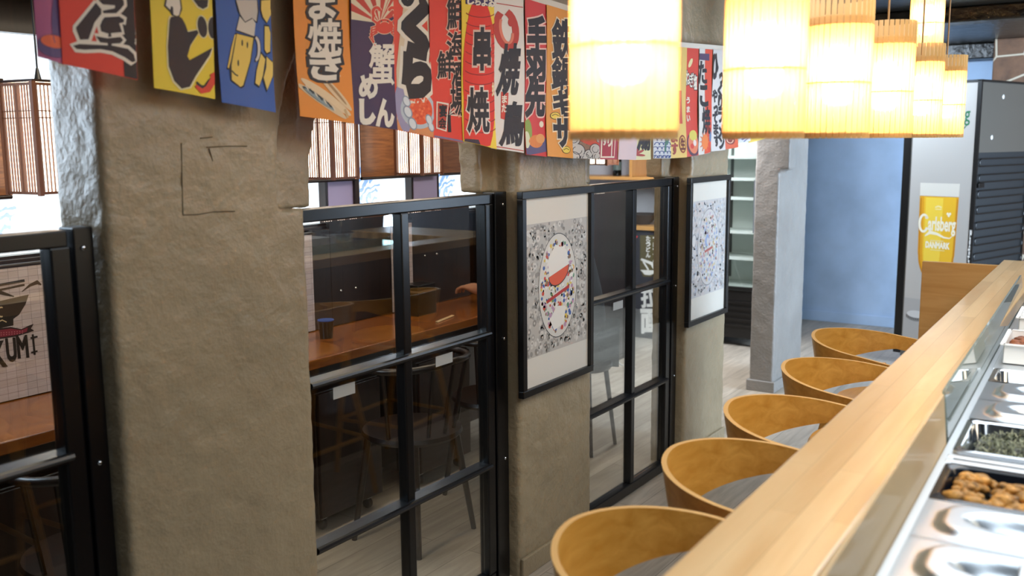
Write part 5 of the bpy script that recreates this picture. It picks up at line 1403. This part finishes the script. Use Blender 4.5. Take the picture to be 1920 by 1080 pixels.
def mat_straw():
    m = bpy.data.materials.new('pale_reed_weave'); m.use_nodes = True
    nt = m.node_tree; b = nt.nodes['Principled BSDF']; L = nt.links.new
    tc = nt.nodes.new('ShaderNodeTexCoord'); mp = nt.nodes.new('ShaderNodeMapping'); mp.inputs['Rotation'].default_value = (PI / 2, 0, PI / 2)
    mp.inputs['Scale'].default_value = (1, 1, 1)
    sp = nt.nodes.new('ShaderNodeSeparateXYZ'); L(tc.outputs['Object'], sp.inputs[0]); cb2 = nt.nodes.new('ShaderNodeCombineXYZ'); L(sp.outputs['Y'], cb2.inputs[0]); L(sp.outputs['Z'], cb2.inputs[1])
    bk = nt.nodes.new('ShaderNodeTexBrick'); bk.offset = 0; bk.inputs['Scale'].default_value = 1; bk.inputs['Brick Width'].default_value = .034; bk.inputs['Row Height'].default_value = .024
    bk.inputs['Mortar Size'].default_value = .0007; bk.inputs['Color1'].default_value = lin('C9C3CC'); bk.inputs['Color2'].default_value = lin('BDB4B6'); bk.inputs['Mortar'].default_value = lin('8C868C')
    L(cb2.outputs[0], bk.inputs['Vector'])
    n = nt.nodes.new('ShaderNodeTexNoise'); n.inputs['Scale'].default_value = 8; n.inputs['Detail'].default_value = 6
    m2 = nt.nodes.new('ShaderNodeMapping'); m2.inputs['Scale'].default_value = (1, 1, 26); L(tc.outputs['Object'], m2.inputs['Vector']); L(m2.outputs[0], n.inputs['Vector'])
    r = nt.nodes.new('ShaderNodeValToRGB'); r.color_ramp.elements[0].color = (.72, .66, .62, 1); r.color_ramp.elements[1].color = (1.1, 1.1, 1.15, 1); L(n.outputs['Fac'], r.inputs['Fac'])
    mx = nt.nodes.new('ShaderNodeMix'); mx.data_type = 'RGBA'; mx.blend_type = 'MULTIPLY'; mx.inputs['Factor'].default_value = 1
    L(bk.outputs['Color'], mx.inputs[6]); L(r.outputs['Color'], mx.inputs[7]); L(mx.outputs[2], b.inputs['Base Color']); b.inputs['Roughness'].default_value = .5
    return m
M_REED = mat_straw()
def reed(y0, y1, z0, z1, label):
    o = build('reed_mat', MB().box(-3.149, -3.143, y0, y1, z0, z1), M_REED, loc=(-3.146, (y0 + y1) / 2, z0))
    setp(o, label, 'hanging mat', 'pale reed mats hanging below the windows')
    build('hanging_rod', MB().tube([(-3.146, y0 - .004, z1), (-3.146, y1 + .004, z1)], .007, 8), M_DARKCH, o, smooth=60)
    return o
m1 = reed(1.36, 1.878, .756, 1.205, 'pale reed mat with bowl logo and black lettering, left of the broad pier')
la = Art(lambda x, y: tuple(atx(x, y, -3.143)[[1, 2]]))
la.poly([(-60, 578), (54, 552), (48, 570), (36, 590), (25, 598), (25, 610), (-28, 622), (-30, 600)], '1C1614', 1)
la.line([(-60, 545), (46, 526)], 5, '2A2220', 1); la.line([(-60, 556), (46, 534)], 4, '2A2220', 1)
la.line([(41, 547), (56, 535), (70, 529), (77, 534)], [1.5, 5, 8, 3], '2A2220', 1)
la.line([(-50, 556), (0, 548), (26, 556)], [3, 8, 2], '2A2220', 1.2)
la.arc(2, 585, 5, 9, 60, 300, 2.4, 'D9C29A', 2); la.line([(-8, 606), (4, 600), (12, 604)], 2, 'D9C29A', 2)
la.poly([(-70, 634), (-10, 617), (20, 613), (40, 617), (55, 610), (63, 607), (58, 616), (64, 620), (50, 625), (30, 631), (-10, 637), (-60, 650)], '1E1216', 1); la.poly([(-66, 635), (-10, 620), (20, 616), (40, 619), (52, 614), (50, 622), (30, 628), (-10, 634), (-60, 646)], '7A2038', 1.5)
for i in range(9):
    for j in range(2): la.ell(2 + i * 5, 624 + j * 4 - i * .4, .9, .9, 'B87A84', 2)
for ch, x, y, w_, h_ in (('T', -58, 676, 16, 42), ('A', -38, 672, 18, 42), ('K', -4 + 1, 664, 22, 44), ('U', 21, 656, 17, 40), ('M', 42, 650, 19, 38), ('I', 63, 646, 5, 34)):
    la.text(ch, x, y, w_, h_, '17110F', None, .045, rot=-.10)
la.line([(57, 634), (70, 631)], 3.4, '17110F', 4); la.line([(58, 661), (70, 658)], 3, '17110F', 4)
Y0c = 1.37
la.v = [(max(a, 1.365), min(max(b, .76), 1.2), l) for a, b, l in la.v]
la.build('logo', m1, lambda a, c, l: (-3.1428 + .0003 * l, a, c))
reed(2.57, 3.070, .756, 1.200, 'pale reed mat half hidden by the broad pier, left in the middle partition')
reed(3.612, 3.770, .756, 1.203, 'narrow pale reed mat beside the mullion of the middle partition')

# woven brown blinds over the windows
M_BLIND = wood('brown_woven_blind', '5E361C', '9A653A', 'Y', 2.4, 0.33, 0.3)
def blind(y0, y1, z0, z1, label):
    b = MB(); n = int((z1 - z0) / .012)
    for i in range(n):
        z = z0 + (z1 - z0) * i / n
        b.box(-3.176, -3.170 - .0012 * (i % 2), y0, y1, z, z + (z1 - z0) / n)
    o = build('woven_blind', b, M_BLIND, loc=(-3.173, (y0 + y1) / 2, z0)); setp(o, label, 'blind', 'woven brown blinds over the windows')
    build('bottom_bar', MB().tube([(-3.173, y0, z0), (-3.173, y1, z0)], .008, 8), M_DARKCH, o, smooth=60)
    hb = MB(); hb.box(-3.185, -3.162, y0, y1, z1 - .004, z1 + .022); build('head_rail', hb, M_DARKCH, o)
blind(1.20, 1.738, 1.432, 1.795, 'woven brown blind at the far left edge, behind the lantern')
blind(2.81, 3.398, 1.430, 1.962, 'woven brown blind mostly hidden by the arch, left of the dark post')
blind(3.440, 4.02, 1.430, 1.962, 'woven brown blind between the two farther lattice lanterns')
blind(4.055, 4.60, 1.430, 1.962, 'woven brown blind right of the farthest lattice lantern')

M_LANT = wood('lantern_cedar', '4A2817', '754528', 'Z', 1.0, 0.4)
def make_lantern(S_=0.155, H=0.35):
    t = thing('lattice_lantern', 'square lattice lantern glowing before the far left window', 'lantern', (0, 0, 0), 'square lattice lanterns over the window table')
    h = S_ / 2; fr = MB()
    for sx in (-1, 1):
        for sy in (-1, 1): fr.box(sx * h - .007, sx * h + .007, sy * h - .007, sy * h + .007, 0, H)
    for z in (0.004, H - .012):
        for s_ in (-1, 1): fr.box(-h, h, s_ * h - .005, s_ * h + .005, z, z + .008); fr.box(s_ * h - .005, s_ * h + .005, -h, h, z, z + .008)
    build('frame', fr, M_LANT, t, local=True)
    for ax, sg_ in (('x', -1), ('x', 1), ('y', -1), ('y', 1)):
        g = MB()
        for i in range(1, 12):
            p = -h + S_ * i / 12; w_ = .0055 if i == 6 else .0011
            if ax == 'x': g.box(sg_ * h - .003, sg_ * h + .003, p - w_, p + w_, .012, H - .012)
            else: g.box(p - w_, p + w_, sg_ * h - .003, sg_ * h + .003, .012, H - .012)
        for z in (H * .68, H * .74):
            if ax == 'x': g.box(sg_ * h - .003, sg_ * h + .003, -h, h, z, z + .003)
            else: g.box(-h, h, sg_ * h - .003, sg_ * h + .003, z, z + .003)
        build('lattice', g, M_LANT, t, local=True)
    pp = MB(); k = h - .006
    pp.box(-k, k, -k, -k + .001, .012, H - .012); pp.box(-k, k, k - .001, k, .012, H - .012); pp.box(-k, -k + .001, -k, k, .012, H - .012); pp.box(k - .001, k, -k, k, .012, H - .012)
    build('paper', pp, mat('lit_lantern_paper', 'FFF6E6', 0.6, emit=('FFF0DC', 4.0)), t, local=True)
    build('cap', MB().box(-h, h, -h, h, H - .002, H + .006), M_DARKWOODP, t, local=True)
    build('hook', MB().lathe([(.012, H + .006), (.007, H + .03), (.004, H + .045), (0, H + .046)], seg=10), M_STEELBLK, t, local=True)
    build('cord', MB().tube([(0, 0, H + .04), (0, 0, 2.12 - 1.445)], .003, 6), M_STEELBLK, t, local=True)
    return t
l0 = make_lantern(); l0.location = (-2.955, 1.735, 1.445); l0.rotation_euler[2] = .10; WM[l0.name] = Matrix.Translation(l0.location)
for y, lab in ((3.02, 'square lattice lantern just right of the left arch edge'), (3.61, 'square lattice lantern between the two brown blinds'), (5.43, 'square lattice lantern whose bottom shows beside the dark bottle')):
    copy_thing(l0, (-2.955, y, 1.445), .04, lab)

# things on the table
bx = build('condiment_box', MB().box(-3.07, -2.97, 3.60, 3.74, .7525, .905), mat('black_lacquer_box', '15100E', 0.3), loc=(-3.02, 3.67, .7525), bevel=.003)
setp(bx, 'black box standing on the window table, right of the mullion', 'box')
build('lid_line', MB().box(-3.072, -2.968, 3.598, 3.742, .868, .876), mat('box_line', '6A5A48', 0.4), bx)
cu = build('cup', MB().lathe([(0, 0), (.028, 0), (.036, .08), (.033, .08), (.026, .006), (0, .006)], c=(-2.99, 2.985, .7525), seg=20), mat('black_cup', '0B0D14', 0.2), loc=(-2.99, 2.985, .7525), smooth=40)
setp(cu, 'small dark cup on the window table beside the broad pier', 'cup')
build('rim', MB().lathe([(.0362, .078), (.0362, .082), (.033, .082)], c=(-2.99, 2.985, .7525), seg=20), mat('blue_rim', '3A5AA8', 0.25), cu, smooth=40, label=None) if False else build('rim', MB().lathe([(.0362, .078), (.0362, .082), (.033, .082)], c=(-2.99, 2.985, .7525), seg=20), mat('blue_rim', '3A5AA8', 0.25), cu, smooth=40)
chs = build('chopsticks', MB().tube([(-2.80, 3.52, .756), (-2.84, 3.70, .756)], .003, 6).tube([(-2.79, 3.52, .756), (-2.83, 3.70, .756)], .003, 6), mat('pale_chopstick', 'D9B98A', 0.4), loc=(-2.82, 3.6, .7525))
setp(chs, 'pale chopsticks lying on the window table edge', 'chopsticks')

# cabinets on castors tucked under the table
def rolling(y0, y1, label):
    t = thing('rolling_cabinet', label, 'cabinet', (-2.92, (y0 + y1) / 2, 0), 'dark cabinets on castors under the window table')
    build('carcass', MB().box(-3.10, -2.765, y0, y1, .06, .60), M_DARKWOODP, t, bevel=.004)
    build('door', MB().box(-2.764, -2.748, y0 + .006, y1 - .006, .07, .595), M_DARKWOODP, t, bevel=.003)
    for x in (-3.06, -2.80):
        for y in (y0 + .05, y1 - .05):
            c = build('castor', MB().lathe([(0, -.010), (.022, -.010), (.025, -.006), (.025, .006), (.022, .010), (0, .010)], seg=16), M_STEELBLK, t, local=True, smooth=40)
            for v in c.data.vertices: v.co = Matrix.Rotation(PI / 2, 4, 'X') @ v.co + Vector((x + 2.92, y - (y0 + y1) / 2, .025))
            build('bracket', MB().box(x - .014, x + .014, y - .016, y + .016, .048, .062), M_STEELD, t)
rolling(1.32, 1.70, 'dark rolling cabinet in the gloom left of the broad pier')
rolling(2.68, 3.06, 'dark rolling cabinet in the left panes of the middle partition')
rolling(3.32, 3.72, 'dark rolling cabinet in the right panes of the middle partition')

# dark round seat chairs
def make_chair():
    t = thing('dark_chair', 'dark wooden chair', 'chair', (0, 0, 0), 'dark wooden chairs at the window table')
    build('seat', MB().lathe([(0, .43), (.19, .43), (.205, .445), (.20, .46), (0, .455)], seg=36), M_DARKCH, t, local=True, smooth=40)
    arc = [(.20 * math.cos(a) + .02, .235 * math.sin(a), .76 - .02 * abs(math.sin(a))) for a in [math.radians(-100 + 200 * i / 30) for i in range(31)]]
    build('top_rail', MB().tube(arc, .014, 8), M_DARKCH, t, local=True, smooth=60)
    for i in range(3, 28, 4):
        p = arc[i]; a = math.radians(-100 + 200 * i / 30)
        build('spindle', MB().tube([(.165 * math.cos(a), .18 * math.sin(a), .45), p], .008, 6), M_DARKCH, t, local=True, smooth=60)
    for sx in (-1, 1):
        for sy in (-1, 1): build('leg', MB().tube([(sx * .12, sy * .13, .435), (sx * .17, sy * .18, 0)], [.016, .011], 8), M_DARKCH, t, local=True, smooth=60)
    return t
ch0 = make_chair()
chl = [(-2.44, 1.50, 'dark wooden chair left of the broad pier, before the logo mat'), (-2.44, 2.90, 'dark wooden chair in the left panes of the middle partition'), (-2.44, 3.50, 'dark wooden chair in the right panes of the middle partition')]
for i, (x, y, lab) in enumerate(chl):
    if i == 0: ch0.location = (x, y, 0); ch0['label'] = lab; WM[ch0.name] = Matrix.Translation((x, y, 0))
    else: copy_thing(ch0, (x, y, 0), 0.0, lab)
bs = thing('dark_stool', 'dark backless stool under the seated person', 'stool', (-2.43, 4.27, 0))
build('seat', MB().lathe([(0, .43), (.15, .43), (.16, .445), (.155, .46), (0, .455)], c=(-2.43, 4.27, 0), seg=32), M_DARKCH, bs, smooth=40)
for sx in (-1, 1):
    for sy in (-1, 1): build('leg', MB().tube([(-2.43 + sx * .09, 4.27 + sy * .09, .435), (-2.43 + sx * .13, 4.27 + sy * .13, 0)], [.014, .010], 8), M_DARKCH, bs, smooth=60)
# power lead under the table in the far partition
pl_ = build('power_lead', MB().tube([(-3.19, 5.72, .52), (-3.16, 5.70, .40), (-3.12, 5.68, .28), (-3.08, 5.74, .16), (-3.02, 5.86, .05), (-2.98, 6.0, .006)], .006, 8), mat('white_lead', 'C8C4BC', 0.5), loc=(-3.15, 5.75, .006), smooth=60)
setp(pl_, 'white power lead trailing to the floor behind the far partition', 'cord')
so = build('wall_socket', MB().box(-3.199, -3.188, 5.68, 5.77, .49, .57), mat('dark_socket', '1A1817', 0.4), loc=(-3.195, 5.72, .49), bevel=.003)
setp(so, 'dark wall socket above the white power lead', 'socket')

# ------------------------------------------------------------------ guest seated at the window table, almost hidden by the pier
def skin_obj(name, parent, verts, edges, radii, m, root=0, sub=2):
    me = bpy.data.meshes.new(name); inv = wmat(parent).inverted()
    me.from_pydata([tuple(inv @ Vector(v)) for v in verts], edges, []); me.update()
    o = bpy.data.objects.new(name, me); COL.objects.link(o); o.parent = parent; WM[o.name] = wmat(parent)
    sk = o.modifiers.new('skin', 'SKIN'); sk.use_smooth_shade = True
    ly = me.skin_vertices[0].data if me.skin_vertices else None
    if ly is None:
        bm = bmesh.new(); bm.from_mesh(me); bm.verts.layers.skin.verify(); bm.to_mesh(me); bm.free(); ly = me.skin_vertices[0].data
    for i, r in enumerate(radii):
        ly[i].radius = r if isinstance(r, tuple) else (r, r); ly[i].use_root = (i == root)
    sb = o.modifiers.new('smooth', 'SUBSURF'); sb.levels = sub; sb.render_levels = sub
    me.materials.append(m)
    return o
PX, PYY = -2.40, 4.27
per = thing('person', 'person in grey blue jacket seated at the window table behind the pier', 'person', (PX, PYY, 0))
M_SKIN = mat('skin', 'B98468', 0.5); M_JACK = mat('grey_blue_jacket', '59606E', 0.8, bump=(90, .3, .002)); M_JEAN = mat('dark_trousers', '1C2029', 0.8); M_HAIR = mat('dark_hair', '15100D', 0.6)
V = []; E_ = []; Rr = []
def v(x, y, z, r, p=None):
    V.append((x, y, z)); Rr.append(r)
    if p is not None: E_.append((p, len(V) - 1))
    return len(V) - 1
pel = v(PX, PYY, .56, (.15, .12)); ab = v(PX - .05, PYY, .78, (.14, .105), pel); chst = v(PX - .13, PYY, 1.00, (.165, .115), ab); nk = v(PX - .20, PYY + .01, 1.19, .055, chst)
hd1 = v(PX - .235, PYY + .02, 1.27, .058, nk); hd2 = v(PX - .26, PYY + .025, 1.36, (.082, .092), hd1); hd3 = v(PX - .255, PYY + .025, 1.42, (.070, .078), hd2)
for sg_ in (-1, 1):
    sh_ = v(PX - .20, PYY + sg_ * .17, 1.12, .066, chst)
    el = v(PX - .30, PYY + sg_ * .235, .885, .050, sh_)
    wr = v(PX - .52, PYY + sg_ * .215 - (.02 if sg_ < 0 else 0), .835, .030, el)
    pa = v(PX - .585, PYY + sg_ * .20 - (.02 if sg_ < 0 else 0), .838, (.034, .018), wr)
    for k, (dy, L1) in enumerate(((-.030, .045), (-.010, .055), (.010, .052), (.029, .040))):
        f1 = v(PX - .585 - .035, PYY + sg_ * .20 + dy - (.02 if sg_ < 0 else 0), .842, .0085, pa); f2 = v(PX - .62 - L1 * .7, PYY + sg_ * .20 + dy - (.02 if sg_ < 0 else 0), .825, .008, f1); v(PX - .62 - L1 * .85, PYY + sg_ * .20 + dy * .9 - (.02 if sg_ < 0 else 0), .800, .007, f2)
    t1 = v(PX - .575, PYY + sg_ * (.20 - .042) - (.02 if sg_ < 0 else 0), .838, .0095, pa); v(PX - .615, PYY + sg_ * (.20 - .052) - (.02 if sg_ < 0 else 0), .822, .008, t1)
    hp = v(PX - .04, PYY + sg_ * .09, .545, .085, pel); kn = v(PX - .28, PYY + sg_ * .13, .535, .062, hp); an = v(PX - .22, PYY + sg_ * .14, .09, .040, kn); v(PX - .34, PYY + sg_ * .145, .035, (.036, .03), an)
body = skin_obj('body', per, V, E_, Rr, M_SKIN)
def cloth(name, ids, rr, edges, m):
    vs = [V[i] for i in ids]; return skin_obj(name, per, vs, edges, rr, m)
# jacket over torso and arms
jm = [pel, ab, chst, nk]
jv = [V[pel], V[ab], V[chst], (PX - .185, PYY, 1.165)]; je = [(0, 1), (1, 2), (2, 3)]; jr = [(.165, .135), (.158, .122), (.182, .13), .072]
for sg_ in (-1, 1):
    o = len(jv); jv += [(PX - .20, PYY + sg_ * .17, 1.12), (PX - .30, PYY + sg_ * .235, .885), (PX - .51, PYY + sg_ * .216 - (.02 if sg_ < 0 else 0), .837)]; je += [(2, o), (o, o + 1), (o + 1, o + 2)]; jr += [.080, .062, .042]
skin_obj('jacket', per, jv, je, jr, M_JACK)
tv = [V[pel]]; te = []; tr = [(.158, .128)]
for sg_ in (-1, 1):
    o = len(tv); tv += [(PX - .04, PYY + sg_ * .09, .545), (PX - .28, PYY + sg_ * .13, .535), (PX - .225, PYY + sg_ * .14, .12)]; te += [(0, o), (o, o + 1), (o + 1, o + 2)]; tr += [.094, .072, .055]
skin_obj('trousers', per, tv, te, tr, M_JEAN)
hm = MB(); hm.ellipsoid((PX - .238, PYY + .025, 1.405), (.096, .088, .092), 20, 12); build('hair', hm, M_HAIR, per, smooth=80)
fm = MB(); fm.ellipsoid((PX - .352, PYY + .025, 1.355), (.014, .011, .018), 10, 6); build('nose', fm, M_SKIN, per, smooth=80)
for sg_ in (-1, 1):
    build('eye', MB().ellipsoid((PX - .335, PYY + .025 + sg_ * .03, 1.378), (.008, .012, .008), 10, 6), mat('eye_dark', '201814', .3), per, smooth=80)
    build('ear', MB().ellipsoid((PX - .25, PYY + .025 + sg_ * .088, 1.365), (.018, .008, .028), 10, 6), M_SKIN, per, smooth=80)
build('mouth', MB().ellipsoid((PX - .338, PYY + .025, 1.315), (.006, .022, .005), 10, 6), mat('lips', '8A5248', .5), per, smooth=80)
